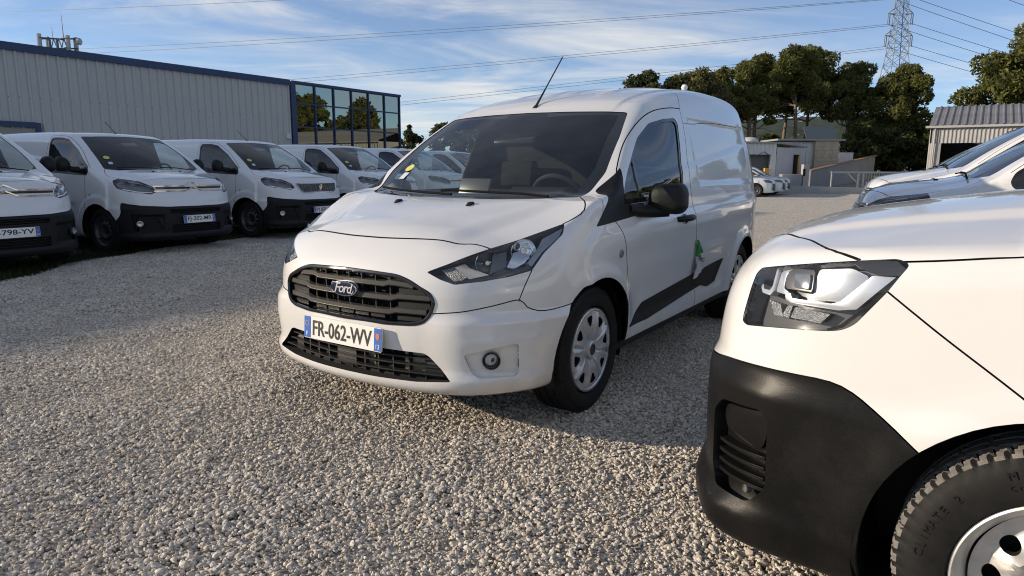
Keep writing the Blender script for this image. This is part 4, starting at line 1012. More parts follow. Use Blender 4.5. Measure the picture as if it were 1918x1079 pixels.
def door_mirror(root, F, x, z, s, w=.20, h=.19, body=None):
    y0 = side_y(F, x+.10, z-.02); b = MB(); out = rnd_poly([(0, 0), (w, .01), (w+.02, h*.5), (w-.02, h), (.04, h*.96), (-.01, h*.5)], .05, 4)
    cu, cv = w/2, h/2; rings = []
    for dx_, k in ((0, .96), (.015, 1.0), (.06, .98), (.10, .82), (.125, .5), (.13, .2)): rings.append([(x+dx_, s*(y0+.06+cu+(u-cu)*k), z+cv+(v-cv)*k) for u, v in out])
    m_ = len(out); vs = [p for r_ in rings for p in r_]; fs = [(i*m_+k, i*m_+(k+1) % m_, (i+1)*m_+(k+1) % m_, (i+1)*m_+k) for i in range(5) for k in range(m_)]+[[5*m_+k for k in range(m_)], list(range(m_))[::-1]]
    b.add(vs, fs); mo = b.build('door_mirror', body or TRIM, root, smooth=50)
    b = MB(); b.prism([(s*(y0+.06+cu+(u-cu)*.88), z+cv+(v-cv)*.86) for u, v in out], x-.003, x-.001, 'x'); b.build('mirror_glass', CHROME, mo)
    b = MB(); b.tube([(x+.12, s*(y0-.04), z+.03), (x+.09, s*(y0+.03), z+.04), (x+.06, s*(y0+.10), z+.06)], [.05, .042, .045], 12); b.build('mirror_arm', TRIM, mo, smooth=50)
    return mo
def cabin(root, F, xd, zd, w=.78, dark=DARKIN, xb=-1.45, cream=False):
    b = MB(); b.prism(rnd_poly([(xd, .60), (xd+.02, zd-.05), (xd-.10, zd), (xd-.34, zd+.01), (xd-.46, zd-.08), (xd-.42, .60)], .03), -w, w, 'y'); b.build('dashboard', dark, root, bevel=.01)
    steering_wheel(root, (xd-.58, .40, zd-.03)); seat(root, xd-1.0, .42, .50, zd); seat(root, xd-1.0, -.40, .50, zd, w=.62)
    b = MB(); b.prism([(-.80, .42), (.80, .42), (.82, 1.1), (.66, 1.58), (-.66, 1.58), (-.82, 1.1)], xb-.015, xb+.015, 'x'); b.build('bulkhead', dark, root)
    b = MB(); b.box((-1.15, 0, .40), (1.40, 1.66, .03)); b.box((-.2, 0, .42), (.5, 1.0, .03)); b.build('floor_pan', dark, root)

build_ford()
def build_bag():
    """crumpled plastic bag shut in the door gap: green top, white lower part with print"""
    van = bpy.data.objects['panel_van']; root = empty('plastic_bag', tuple(van.location), van.rotation_euler.z); tag(root, 'green and white plastic bag hanging from the door gap of the middle van', 'bag')
    rng = random.Random(8); F = f_passenger_van
    def patch(name, corners, m, n=7, amp=.010, parent=root):
        A, B_, C_, D_ = [Vector(c) for c in corners]; vs = []; fs = []
        for j in range(n):
            for i in range(n):
                u, v = i/(n-1), j/(n-1); p = A*(1-u)*(1-v)+B_*u*(1-v)+C_*u*v+D_*(1-u)*v; p.y = side_y(F, p.x, p.z)+.012+amp*abs(math.sin(u*7+v*3))+rng.uniform(0, amp*.6); vs.append(tuple(p))
        k = n*n; vs += [(x, y-.002, z) for x, y, z in vs]
        for j in range(n-1):
            for i in range(n-1): a = j*n+i; fs += [(a, a+1, a+n+1, a+n), (k+a, k+a+n, k+a+n+1, k+a+1)]
        b = MB(); b.add(vs, fs); return b.build(name, m, parent, smooth=60)
    g_ = patch('green_top', ((-1.392, 0, .662), (-1.505, 0, .676), (-1.410, 0, .772), (-1.388, 0, .772)), mat('bag_green', (.02, .26, .05), .35))
    w_ = patch('white_part', ((-1.42, 0, .50), (-1.60, 0, .555), (-1.50, 0, .668), (-1.392, 0, .656)), mat('bag_white', (.62, .63, .62), .35), amp=.014)
    me = text_mesh('Merci', .055, .0006, shear=.1); y = side_y(F, -1.46, .645)+.034; me.transform(Matrix.Translation((-1.462, y, .640)) @ Matrix.Rotation(R(-14), 4, 'Y') @ Matrix(((-1, 0, 0, 0), (0, 0, 1, 0), (0, 1, 0, 0), (0, 0, 0, 1)))); me.materials.append(INK); link('lettering', me, root)
build_bag()
# ---------------------------------------------------------------- compact van at the right edge, and the row behind it
def tyre_print(wheel, s):
    """raised lettering on the sidewall"""
    m = mat('tyre_letter', (.013, .013, .013), .6, spec=.25)
    for txt, a0, step, r_, sz in (('MICHELIN', 64, 4.2, .287, .026), ('CrossClimate 2', 62, 2.9, .262, .015), ('CLIMATE 2', 6, 4.2, .278, .027)):
        for k, ch in enumerate(txt):
            if ch == ' ': continue
            t = R(a0+step*k); c, q = math.cos(t), math.sin(t); me = text_mesh(ch, sz, .0004); y = .1072 if r_ > .27 else .1085
            me.transform(Matrix(((-q, c, 0, r_*c), (0, 0, 1, y), (c, q, 0, r_*q), (0, 0, 0, 1)))); me.materials.append(m); link('sidewall_letter', me, wheel)
def build_near():
    F = f_near_van; root = empty('work_van', (1.694, 1.967, 0), R(142.92))
    S = Shell(F, (-3.6, 0, .12), (1.08, 1.0, 1.95), .022)
    AR = .402
    S.cut(arch_poly(0, .335, AR, 44), 'opening', n=(0, 1, 0)); S.cut(arch_poly(-2.78, .335, AR), 'opening', n=(0, 1, 0))
    ws = [(-.80, -.05, 1.64), (-.80, .3, 1.635), (-.84, .55, 1.625), (-.88, .64, 1.61), (-.60, .70, 1.43), (-.30, .745, 1.235), (-.25, .74, 1.207), (-.16, .60, 1.202), (-.12, .3, 1.20), (-.11, -.05, 1.20)]
    S.cut(ws, 'windscreen', .03, (.54, 0, .84))
    S.cut([(-.35, .9, 1.16), (-.45, .9, 1.27), (-.95, .8, 1.58), (-1.10, .8, 1.62), (-1.36, .8, 1.62), (-1.40, .8, 1.58), (-1.36, .9, 1.18), (-1.33, .9, 1.13)], 'window_rubber', .03, (0, 1, .15))
    S.cut([(-.42, .9, 1.17), (-.49, .9, 1.265), (-.96, .8, 1.56), (-1.10, .8, 1.60), (-1.34, .8, 1.60), (-1.375, .8, 1.57), (-1.34, .9, 1.19), (-1.31, .9, 1.15)], 'door_glass', .025, (0, 1, .15))
    hl = [(.712, .744, .967), (.585, .817, .996), (.466, .858, 1.019), (.383, .872, 1.032), (.357, .878, 1.022), (.392, .880, .957), (.453, .879, .871), (.480, .877, .853), (.513, .873, .845), (.733, .784, .812), (.752, .768, .820), (.742, .765, .885), (.728, .745, .952)]
    S.cut(hl, 'headlight', .014, (.45, .89, .10))
    S.cut([(.95, -.05, .93), (.95, .50, .925), (.90, .54, .905), (.90, .52, .85), (.95, .46, .80), (.95, -.05, .80)], 'grille_opening', .02, (1, 0, 0))
    S.cut([(.95, -.05, .58), (.95, .48, .58), (.95, .44, .40), (.95, -.05, .40)], 'intake_opening', .02, (1, 0, 0))
    pk = [(.789, .781, .592), (.665, .863, .610), (.640, .870, .585), (.635, .868, .400), (.680, .848, .340), (.790, .770, .335), (.822, .742, .375), (.822, .742, .545)]
    S.cut(pk, 'fog_pocket', .018, (.6, .8, 0))
    L = lambda pts, w=.006, e=.008: S.line(S.smooth_path(pts, .025), w, only=['body'], ext=e)
    L([(.885, -.02, .98), (.875, .15, .98), (.80, .38, 1.015), (.71, .53, 1.04), (.655, .61, 1.045), (.614, .675, 1.04), (.545, .795, 1.033), (.466, .853, 1.022)], .007)
    L([(.366, .874, 1.028), (.276, .883, 1.042), (.159, .888, 1.067), (.0, .885, 1.10), (-.16, .86, 1.135), (-.25, .80, 1.20), (-.262, .755, 1.235)], .005)
    L([(.393, .880, .956), (.33, .888, .910), (.263, .895, .862), (.126, .908, .768), (.08, .91, .735), (.05, .91, .715)], .0042)
    L([(.975, -.02, .655), (.965, .25, .656), (.925, .50, .664), (.860, .65, .685), (.787, .745, .704), (.676, .828, .717), (.570, .867, .723), (.496, .878, .723), (.443, .884, .707), (.372, .899, .662), (.300, .913, .609), (.25, .913, .57)], .004)
    L([(-.40, .84, 1.225), (-.62, .80, 1.42), (-.95, .76, 1.62), (-1.12, .74, 1.665), (-1.40, .75, 1.67)], .006)
    L([(-1.40, .75, 1.67), (-1.44, .80, 1.5), (-1.45, .90, 1.1), (-1.46, .92, .7), (-1.46, .9, .30), (-1.46, .9, .22)], .006)
    L([(-.40, .84, 1.225), (-.33, .90, 1.10), (-.36, .92, .8), (-.42, .92, .55), (-.42, .9, .30), (-.42, .9, .22)], .006)
    S.underside()
    n = S.split([((.3, .1, 1.2), 'bonnet'), ((.6, .82, .5), 'front_bumper'), ((.97, .1, .3), 'front_bumper'), ((.96, .1, .70), 'front_panel'), ((.55, .86, .78), 'front_panel'), ((.90, .2, .96), 'front_panel'), ((-.9, .92, .8), 'door'), ((.1, .9, .95), 'wing')])
    print('PANELS near', n)
    pm = [WHITE, DARKIN]
    for k in ('body', 'bonnet', 'front_panel'): S.emit(k, pm, root, mirror='merge')
    BUMP = plastic_mat('bumper_plastic')
    S.emit('front_bumper', [BUMP, DARKIN], root, mirror='merge'); S.emit('door', pm, root); S.emit('wing', pm, root)
    S.emit('seam', GAP, root, 'panel_gap', thick=0, inset=.013, mirror='merge'); S.emit('underbody', DARKIN, root, thick=0, mirror='merge')
    S.emit('windscreen', WSGLASS, root, thick=0, inset=.003, mirror='merge'); S.emit('window_rubber', [GLOSSBLACK, DARKIN], root, 'window_frame', inset=.002); S.emit('door_glass', GLASS, root, 'door_window', thick=0, inset=.008)
    gb = S.emit('grille_opening', mat('grille_void', (.004, .004, .004), .9), root, 'grille', thick=-.05, inset=.055, mirror='merge', cap=False)[0]
    fx = lambda y, z, o=0.0: front_x(F, y, z)-o
    for zc in (.835, .89): b = MB(); ys = np.linspace(-.5, .5, 17); bar(b, [(fx(y, zc, .008), y, zc) for y in ys], .02, .02); b.build('grille_slat', GLOSSBLACK, gb, smooth=50)
    ib = S.emit('intake_opening', mat('grille_void', (.004, .004, .004), .9), root, 'lower_intake', thick=-.05, inset=.055, mirror='merge', cap=False)[0]
    for zc in (.44, .49, .54): b = MB(); ys = np.linspace(-.45, .45, 17); bar(b, [(fx(y, zc, .01), y, zc) for y in ys], .012, .02); b.build('intake_slat', BUMP, ib, smooth=50)
    # fog pocket: recessed panel with ribs
    pks = S.emit('fog_pocket', BUMP, root, 'fog_pocket', thick=-.040, inset=.042, cap=False)
    fm = lamp_map(F, .82, .62)
    for s, po in zip((1, -1), pks):
        lamp_piece(fm, [(.12, .575), (.80, .597), (.86, .55), (.80, .50), (.70, .485), (.12, .505), (.04, .54)], .024, .06, s, 'blanking_cover', BUMP, po, rnd=.05, bevel=.006)
        for k in range(4):
            v = .468-.030*k; lamp_piece(fm, [(.06, v), (.88, v+.012), (.88, v+.001), (.06, v-.011)], .012, .06, s, 'pocket_rib', BUMP, po, bevel=.003)
        q = fm([(.62, .368)], .012)[0]; b = MB(); b.M = Matrix.Translation((q[0], s*q[1], q[2])) @ Vector((.6, s*.8, 0)).to_track_quat('Z', 'Y').to_matrix().to_4x4(); b.lathe([(.011, -.01), (.011, .004), (.009, .006), (.007, .003), (0, .002)], 16, 'z'); b.build('parking_sensor', mat('sensor_grey', (.10, .10, .10), .5), po)
    # headlights
    HB = mat('lamp_housing2', (.20, .205, .215), .25, .5); FROST = mat('lamp_frost', (.52, .54, .57), .30, .55, bump=.05, bscale=400); RIBM = mat('lamp_ribbed', (.32, .33, .34), .3, .7, bump=.6, bscale=240); BRI = mat('lamp_bright', (.66, .68, .71), .28, .55); BOX = mat('lamp_box', (.10, .10, .10), .3, .2)
    S.emit('headlight', LENS, root, thick=0, inset=.001)
    hs = S.emit('headlight', HB, root, 'lamp_housing', thick=-.055, inset=.058, cap=False)
    hm = lamp_map(F, .744, .356); px = lambda x, y: ((x-1394)/310, 1.03-(y-484)/735)
    for s, ho in zip((1, -1), hs):
        def lp(name, pts, d0, d1, m, rnd=.0, bevel=0): return lamp_piece(hm, [px(*q) for q in pts], d0, d1, s, name, m, ho, rnd, bevel)
        lp('frosted_panel', [(1534, 507), (1600, 500), (1636, 516), (1590, 568), (1540, 570), (1531, 558)], .030, .05, FROST, .02, .002)
        lp('light_guide', [(1476, 566), (1488, 563), (1492, 572), (1575, 572), (1592, 566), (1642, 514), (1682, 512), (1622, 576), (1590, 582), (1490, 581), (1478, 576)], .018, .045, BRI, .006, .003)
        lp('light_guide', [(1450, 510), (1478, 506), (1482, 520), (1468, 528), (1466, 556), (1480, 562), (1472, 568), (1448, 566)], .024, .045, BRI, .01, .003)
        lp('light_guide', [(1424, 512), (1448, 508), (1452, 516), (1448, 566), (1440, 576), (1420, 574), (1413, 564), (1417, 556), (1422, 566), (1438, 566), (1444, 556), (1446, 522), (1440, 516), (1430, 518)], .016, .04, BRI, .004, .002)
        lp('lamp_module', [(1472, 522), (1484, 514), (1530, 512), (1533, 556), (1474, 556), (1469, 548)], .022, .05, BOX, .01, .003)
        lp('lamp_module', [(1492, 526), (1526, 522), (1528, 552), (1494, 552)], .016, .03, mat('lamp_glassbox', (.30, .31, .32), .12, .6), .01, .002)
        lp('reflector', [(1432, 585), (1460, 588), (1470, 612), (1448, 612)], .03, .05, RIBM); lp('reflector', [(1478, 588), (1490, 586), (1484, 612), (1466, 610)], .03, .05, RIBM)
        lp('reflector', [(1496, 588), (1572, 592), (1555, 612), (1488, 610)], .03, .05, RIBM)
        lp('lamp_brow', [(1432, 500), (1605, 489), (1682, 486), (1698, 498), (1690, 510), (1650, 512), (1610, 497), (1440, 508)], .006, .04, mat('lamp_brow', (.03, .032, .036), .3), .004)
        lp('lens_edge', [(1664, 544), (1700, 500), (1703, 497), (1667, 549), (1604, 610), (1580, 619), (1576, 616), (1600, 605)], .002, .02, GLOSSBLACK)
    for s in (1, -1):
        door_mirror(root, F, -.55, 1.17, s); yh = side_y(F, -1.28, .98); b = MB(); b.tube([(-1.18, s*(yh-.01), .98), (-1.20, s*(yh+.03), .98), (-1.36, s*(yh+.03), .98), (-1.38, s*(yh-.01), .98)], .018, 10); b.build('door_handle', TRIM, root, smooth=50)
        for xx in (0, -2.78): arch_liner(root, xx, .335, s*.55, s*.90, AR+.012, TRIM); wo = put_wheel(root, xx, s*.785, .335, 'steel_big', 0.0 if xx == 0 else 1.0); tyre_print(wo, s) if xx == 0 and s > 0 else None
        nz = top_z(F, .05, .3*s); b = MB(); b.prism([(.02, nz-.004), (.08, nz-.006), (.05, nz+.012), (.03, nz+.014)], s*.3-.012, s*.3+.012, 'y'); b.build('washer_nozzle', TRIM, root, bevel=.004)
    antenna(root, (-.98, 0, top_z(F, -.98, 0)-.004), (-1.36, 0, 2.05))
    wiper(root, F, [(-.08, .62), (-.12, .4), (-.12, .1), (-.10, -.1)]); wiper(root, F, [(-.07, .0), (-.10, -.25), (-.17, -.5), (-.22, -.64)])
    b = MB(); P = [(-.07-.16*y*y, y, 1.207) for t, y in enumerate(np.linspace(-.66, .66, 15))]; bar(b, [(x+.015, y, z) for x, y, z in P], .03, .09); b.build('scuttle_panel', TRIM, root, smooth=50)
    cabin(root, F, -.14, 1.16, .76); number_plate(root, fx(0, .36)+.04, .36, 'FW-351-LK', '13', R(0)) if False else None
    return root
near = build_near()
tag(near, 'nearest white van at the right edge, black bumper corner and headlight filling the frame', 'van')
# ---------------------------------------------------------------- mid-size vans, left-hand row
def mid_shell():
    F = f_mid_van; S = Shell(F, (-3.9, 0, .12), (1.0, 1.05, 1.9), .028); AR = .385
    S.cut(arch_poly(0, .325, AR), 'opening', n=(0, 1, 0)); S.cut(arch_poly(-3.0, .325, AR), 'opening', n=(0, 1, 0))
    S.cut([(-.775, -.05, 1.685), (-.775, .2, 1.683), (-.79, .47, 1.672), (-.82, .625, 1.662), (-.45, .70, 1.44), (-.10, .75, 1.215), (-.06, .74, 1.195), (.04, .56, 1.183), (.09, .25, 1.187), (.10, -.05, 1.187)], 'windscreen', .03, (.53, 0, .85))
    S.cut([(-.17, .9, 1.15), (-.20, .9, 1.225), (-.54, .8, 1.455), (-.86, .75, 1.625), (-1.04, .75, 1.652), (-1.24, .75, 1.652), (-1.27, .78, 1.62), (-1.24, .9, 1.20), (-1.18, .92, 1.14), (-.60, .92, 1.115), (-.20, .92, 1.10)], 'window_rubber', .03, (0, 1, .15))
    S.cut([(-.42, .9, 1.135), (-.55, .8, 1.44), (-.88, .75, 1.605), (-1.04, .75, 1.63), (-1.225, .75, 1.63), (-1.245, .78, 1.60), (-1.22, .9, 1.21), (-1.16, .92, 1.16), (-.62, .92, 1.138)], 'door_glass', .02, (0, 1, .15))
    S.cut([(.290, .863, 1.035), (.307, .780, 1.066), (.539, .649, 1.032), (.715, .560, .955), (.760, .530, .885), (.735, .605, .848), (.540, .792, .885), (.386, .862, .926), (.318, .871, .985)], 'headlight', .015, (.6, .75, .25))
    S.cut([(.574, .821, .583), (.784, .588, .560), (.812, .490, .345), (.604, .799, .335)], 'fog_pocket', .02, (.75, .65, 0))
    S.cut([(.88, -.05, .64), (.88, .42, .635), (.88, .40, .575), (.88, -.05, .575)], 'intake_opening', .012, (1, 0, 0))
    S.cut([(.88, -.05, .415), (.88, .40, .415), (.88, .40, .30), (.88, -.05, .30)], 'intake_opening', .012, (1, 0, 0))
    L = lambda pts, w=.007, e=.008: S.line(S.smooth_path(pts, .03), w, only=['body'], ext=e)
    L([(.735, -.02, 1.057), (.72, .2, 1.058), (.643, .449, 1.056), (.58, .60, 1.033), (.53, .66, 1.030)], .007)
    L([(.32, .775, 1.068), (.20, .835, 1.08), (.117, .838, 1.108), (.02, .80, 1.155), (-.046, .761, 1.185), (-.07, .745, 1.20)], .006)
    L([(.90, -.02, .672), (.87, .25, .672), (.820, .46, .672), (.70, .69, .690), (.55, .81, .712), (.438, .866, .722), (.446, .878, .602), (.41, .893, .53), (.34, .90, .47)], .006)
    L([(-.19, .87, 1.21), (-.54, .775, 1.475), (-.86, .735, 1.645), (-1.04, .725, 1.67), (-1.29, .73, 1.672)], .006)
    L([(-1.29, .73, 1.672), (-1.31, .78, 1.5), (-1.33, .89, 1.25), (-1.34, .92, .9), (-1.34, .92, .5), (-1.34, .9, .23)], .006)
    L([(-.19, .88, 1.14), (-.245, .925, 1.10), (-.25, .95, .9), (-.258, .95, .666), (-.36, .93, .42), (-.36, .91, .23)], .006)
    S.underside()
    print('PANELS mid', S.split([((.3, .1, 1.13), 'bonnet'), ((.84, .3, .50), 'front_bumper'), ((.85, .1, .25), 'front_bumper'), ((-.8, .93, .8), 'door'), ((.1, .95, .85), 'wing')]))
    return S
MID = mid_shell()
def build_mid(lion):
    F = f_mid_van; S = MID; root = empty('delivery_van'); fx = lambda y, z, o=0.0: front_x(F, y, z)-o
    if 'mesh' not in S.__dict__: S.mesh = {}
    def em(key, mats, pname=None, **k):
        if key+str(pname) in S.mesh: return [link(pname or key, m, root) for m in S.mesh[key+str(pname)]]
        r = S.emit(key, mats, root, pname, **k); S.mesh[key+str(pname)] = [o.data for o in r]; return r
    pm = [WHITE, DARKIN]; VB = mat('van_bumper', (.010, .010, .011), .55, spec=.25, bump=.1, bscale=300, var=.2, vscale=6)
    for k in ('body', 'bonnet'): em(k, pm, mirror='merge')
    em('door', pm); em('wing', pm); em('front_bumper', [VB, DARKIN], mirror='merge'); em('underbody', DARKIN, thick=0, mirror='merge')
    em('seam', GAP, 'panel_gap', thick=0, inset=.013, mirror='merge'); em('windscreen', WSGLASS, thick=0, inset=.003, mirror='merge'); em('window_rubber', [GLOSSBLACK, DARKIN], 'window_frame', inset=.002); em('door_glass', GLASS, 'door_window', thick=0, inset=.008)
    ib = em('intake_opening', mat('grille_void', (.004, .004, .004), .9), 'lower_intake', thick=-.05, inset=.05, mirror='merge', cap=False)[0]
    for zc in (.592, .622, .33, .36, .39):
        b = MB(); ys = np.linspace(-.41, .41, 13); bar(b, [(fx(y, zc, .012), y, zc) for y in ys], .010, .02); b.build('intake_slat', VB, ib, smooth=50)
    pks = em('fog_pocket', VB, 'fog_pocket', thick=-.03, inset=.032, cap=False); fm = lamp_map(F, .80, .58)
    for s, po in zip((1, -1), pks):
        q = (.665, .755, .44); b = MB(); b.M = Matrix.Translation((q[0], s*q[1], q[2])) @ Vector((.8, s*.6, 0)).to_track_quat('Z', 'Y').to_matrix().to_4x4(); b.lathe([(.042, -.02), (.042, .006), (.034, .008), (.03, -.004), (0, -.012)], 20, 'z'); fo = b.build('fog_lamp', SILVER, po)
        for k in range(4): v = .53-.045*k; lamp_piece(fm, [(-.02, v), (.45, v), (.45, v-.014), (-.02, v-.014)], .010, .035, s, 'pocket_rib', VB, po)
    # headlights
    HB = mat('lamp_housing', (.030, .031, .033), .35, .3); em('headlight', LENS, thick=0, inset=.001)
    hs = em('headlight', HB, 'lamp_housing', thick=-.05, inset=.052, cap=False)
    for s, ho in zip((1, -1), hs):
        for c, r_ in (((.38, s*.795, .975), .055), ((.52, s*.715, .955), .05), ((.66, s*.60, .905), .040)):
            b = MB(); lamp_bowl(b, c, (.8, s*.55, .1), r_, .035); b.build('reflector', CHROME, ho)
        b = MB(); b.tube([(.73, s*.575, .868), (.60, s*.715, .88), (.45, s*.82, .915)], .010, 8); b.build('light_guide', CHROME, ho)
        b = MB(); b.tube([(.70, s*.56, .94), (.60, s*.62, .985), (.44, s*.735, 1.02)], .006, 8); b.build('light_guide', SILVER, ho)
    # front badge and grille
    if not lion:
        gp = MB(); ys = np.linspace(-.53, .53, 33)
        bar(gp, [(fx(y, .925, -.002), y, .925) for y in ys], .052, .02); g = gp.build('grille', GLOSSBLACK, root, smooth=50)
        for zc, dz in ((.962, .034), (.893, .030)):
            for s in (1, -1):
                b = MB(); yy = np.array([.56, .45, .34, .24, .16, .115, .09, .05, .0]); zz = np.array([0, 0, 0, 0, 0, .004, .016, .044, .072])*.78+zc
                pts = [(fx(y*s, min(z, 1.0), -.012), y*s, z) for y, z in zip(yy, zz)]
                bar(b, pts if s < 0 else pts[::-1], .021, .014); b.build('chevron_bar', mat('chevron_chrome', (.62, .63, .64), .14, 1.0), g, smooth=40)
        b = MB(); bar(b, [(fx(y, .925, -.006), y, .927) for y in np.concatenate([np.linspace(-.52, -.1, 8)])], .008, .02); bar(b, [(fx(y, .925, -.006), y, .927) for y in np.linspace(.1, .52, 8)], .008, .02); b.build('grille_slat', GLOSSBLACK, g, smooth=40)
    else:
        gp = MB(); out = rnd_poly([(-.50, .958), (-.42, .812), (-.32, .792), (.32, .792), (.42, .812), (.50, .958)], .03, 3)
        n = len(out); cy_, cz_ = 0, .88
        o1 = [(fx(y, z, -.010), y, z) for y, z in out]; gp.tube(o1, .008, 8, closed=True); g = gp.build('grille', SILVER, root, smooth=50)
        b = MB()
        for zc in np.linspace(.815, .945, 9):
            hw = .42+(.50-.42)*(zc-.812)/(.958-.812)-.012; ys = np.linspace(-hw, hw, 15); bar(b, [(fx(y, zc, -.004), y, zc) for y in ys], .0175, .012)
        b.build('grille_mesh', GLOSSBLACK, g, smooth=50)
        for y in np.linspace(-.42, .42, 15): b = MB(); b.tube([(fx(y, .812, -.008), y, .812), (fx(y, .88, -.009), y, .88), (fx(y, .948, -.008), y, .948)], .0035, 6); b.build('grille_rib', mat('rib_dark', (.05, .05, .05), .4, .5), g)
        # standing animal emblem: body, head with mane, forelegs, hind leg, tail
        x0 = fx(0, .88, -.016); lion_p = [[(-.012, -.045), (.004, -.040), (.018, -.005), (.026, .028), (.012, .040), (-.006, .028), (-.018, .0)], [(.008, .030), (.030, .024), (.042, .040), (.034, .056), (.016, .058), (.004, .046)], [(.018, .012), (.046, .020), (.050, .012), (.020, -.002)], [(.014, -.008), (.042, -.012), (.040, -.020), (.010, -.018)], [(-.012, -.045), (.004, -.040), (.020, -.058), (.010, -.064)], [(-.016, -.036), (-.022, -.06), (-.032, -.062), (-.026, -.032)], [(-.016, .0), (-.034, .016), (-.030, .045), (-.040, .046), (-.046, .014), (-.024, -.012)]]
        b = MB()
        for P in lion_p: b.prism([(y*.95, .880+z*.95) for y, z in P], x0-.012, x0+.004, 'x')
        b.build('lion_emblem', CHROME, g, merge=False)
    for s in (1, -1):
        door_mirror(root, F, -.55, 1.15, s, .17, .22); yh = side_y(F, -1.16, .95); b = MB(); b.tube([(-1.08, s*(yh-.01), .95), (-1.10, s*(yh+.03), .95), (-1.24, s*(yh+.03), .95), (-1.26, s*(yh-.01), .95)], .017, 8); b.build('door_handle', TRIM, root, smooth=50)
        for xx in (0, -3.0): arch_liner(root, xx, .325, s*.55, s*.92, .395, TRIM); put_wheel(root, xx, s*.80, .325, 'steel', .3 if xx == 0 else 1.0)
        yi = side_y(F, -.14, .84); b = MB(); b.lathe([(.02, -.006), (.02, .004), (.014, .008), (0, .009)], 16, 'y', (-.14, 0, .84)); o = link('side_indicator', b.mesh('side_indicator', SILVER), root, (0, s*yi, 0))
        if s < 0: o.scale.y = -1
        nz = top_z(F, .25, .22*s); b = MB(); b.prism([(.22, nz-.004), (.27, nz-.006), (.25, nz+.010), (.23, nz+.012)], s*.22-.012, s*.22+.012, 'y'); b.build('washer_nozzle', TRIM, root)
    antenna(root, (-.95, 0, top_z(F, -.95, 0)-.004), (-1.22, 0, 1.93)); wiper(root, F, [(.06, .6), (.05, .3), (.06, .02)]); wiper(root, F, [(.09, -.05), (.05, -.3), (-.02, -.6)])
    cabin(root, F, .08, 1.15, .78, xb=-1.40)
    b = MB(); b.prism(rnd_poly([(-.66, 1.60), (-.56, 1.55), (-.57, 1.53), (-.70, 1.56)], .015), -.13, .10, 'y'); b.build('interior_mirror', GLOSSBLACK, root)
    # stickers low in the corner of the windscreen (passenger side)
    ST = mat('sticker_yellow', (.62, .60, .16), .6); SB = mat('sticker_white', (.55, .62, .68), .6)
    def stick(y, z, r, m, square=False):
        xs = np.arange(.3, -1, -.004); f = F(xs, np.full_like(xs, abs(y)), np.full_like(xs, z)); i = np.where(f < 0)[0][0]; c = Vector((xs[i]+.003, y, z)); nrm = Vector(grad(F, np.array([[c.x, abs(y), z]]))[0]); nrm.y = -nrm.y if y < 0 else nrm.y
        b = MB(); b.M = Matrix.Translation(c+nrm.normalized()*.002) @ nrm.to_track_quat('Z', 'Y').to_matrix().to_4x4()
        if square: b.box((0, 0, 0), (r*2, r*2, .001))
        else: b.lathe([(r, 0), (r, .001), (0, .001)], 20, 'z')
        b.build('sticker', m, root)
    b = MB(); b.box((-.02, .28, 1.168), (.21, .297, .002), rz=.3); b.build('paper_sheet', mat('paper_white', (.62, .64, .66), .8), root)
    stick(-.60, 1.36, .042, ST); stick(-.61, 1.28, .028, SB, True)
    return root
_c = build_mid(False); _l = build_mid(True)
G2 = 'white mid-size vans parked along the left verge'
_spots = [((-6.40, 8.06), _c, 'white van cut off by the left edge, plate ending J-798-YV', 'J-798-YV', '55'), ((-5.42, 10.42), None, 'white van with double-chevron grille and plate FJ-202-MR, second of the left row', 'FJ-202-MR', '55'),
          ((-4.27, 12.85), _l, 'white van with lion emblem on a dark grille and plate FY-838-HY', 'FY-838-HY', '59'), ((-3.10, 15.35), None, 'white van fourth in the left row, next beyond the lion-badged one', None, None),
          ((-1.95, 17.85), None, 'white van fifth in the left row, seen partly through the middle van\'s windscreen', None, None), ((-.85, 20.3), None, 'white van sixth in the left row, seen only through the middle van\'s windscreen', None, None)]
for (x, y), o, lab, pl, dep in _spots:
    if o is None: o = copy_tree(_c)
    o.location = (x, y, 0); o.rotation_euler = (0, 0, R({8.06: -31, 10.42: -29, 12.85: -27.6, 15.35: -29.5, 17.85: -28, 20.3: -30}[y])); tag(o, lab, 'van', G2); o['_pl'] = pl or ''
for (x, y), o, lab, pl, dep in _spots:
    pass
# the vans parked beyond the nearest one on the right, noses in line
GREYP = paint_mat('grey_paint', (.085, .09, .10)); G1 = 'vans parked in a row on the right'
for (x, y), a, lab, grey in (((3.80, 5.70), 151, 'van just beyond the nearest bonnet on the right, headlight and windscreen showing above it', 0), ((5.08, 7.98), 151.5, 'third van from the camera in the right-hand row, long pale bonnet', 0),
        ((6.42, 10.3), 150.5, 'dark grey van in the right-hand row, black headlight above the pale bonnets', 1), ((7.95, 12.6), 151, 'white van directly behind the dark grey one on the right', 0), ((9.2, 15.0), 152, 'farthest white van of the right-hand row, windscreen in front of the hangar', 0)):
    o = copy_tree(_c); o.location = (x, y, 0); o.rotation_euler = (0, 0, R(a)); tag(o, lab, 'van', G1)
    if y > 6: o.scale = (1.05, 1.05, 1.07)          # the taller version of the same van
    if grey:
        for c in o.children:
            if c.type == 'MESH' and c.data.materials and c.data.materials[0] == WHITE: c.data = c.data.copy(); c.data.materials[0] = GREYP
for o in [q for q in COL.objects if '_pl' in q]:
    pl = o['_pl']; del o['_pl']
    if pl: number_plate(o, front_x(f_mid_van, 0, .49)+.022, .487, pl, {'J-798-YV': '55', 'FJ-202-MR': '55', 'FY-838-HY': '59'}[pl], R(3))
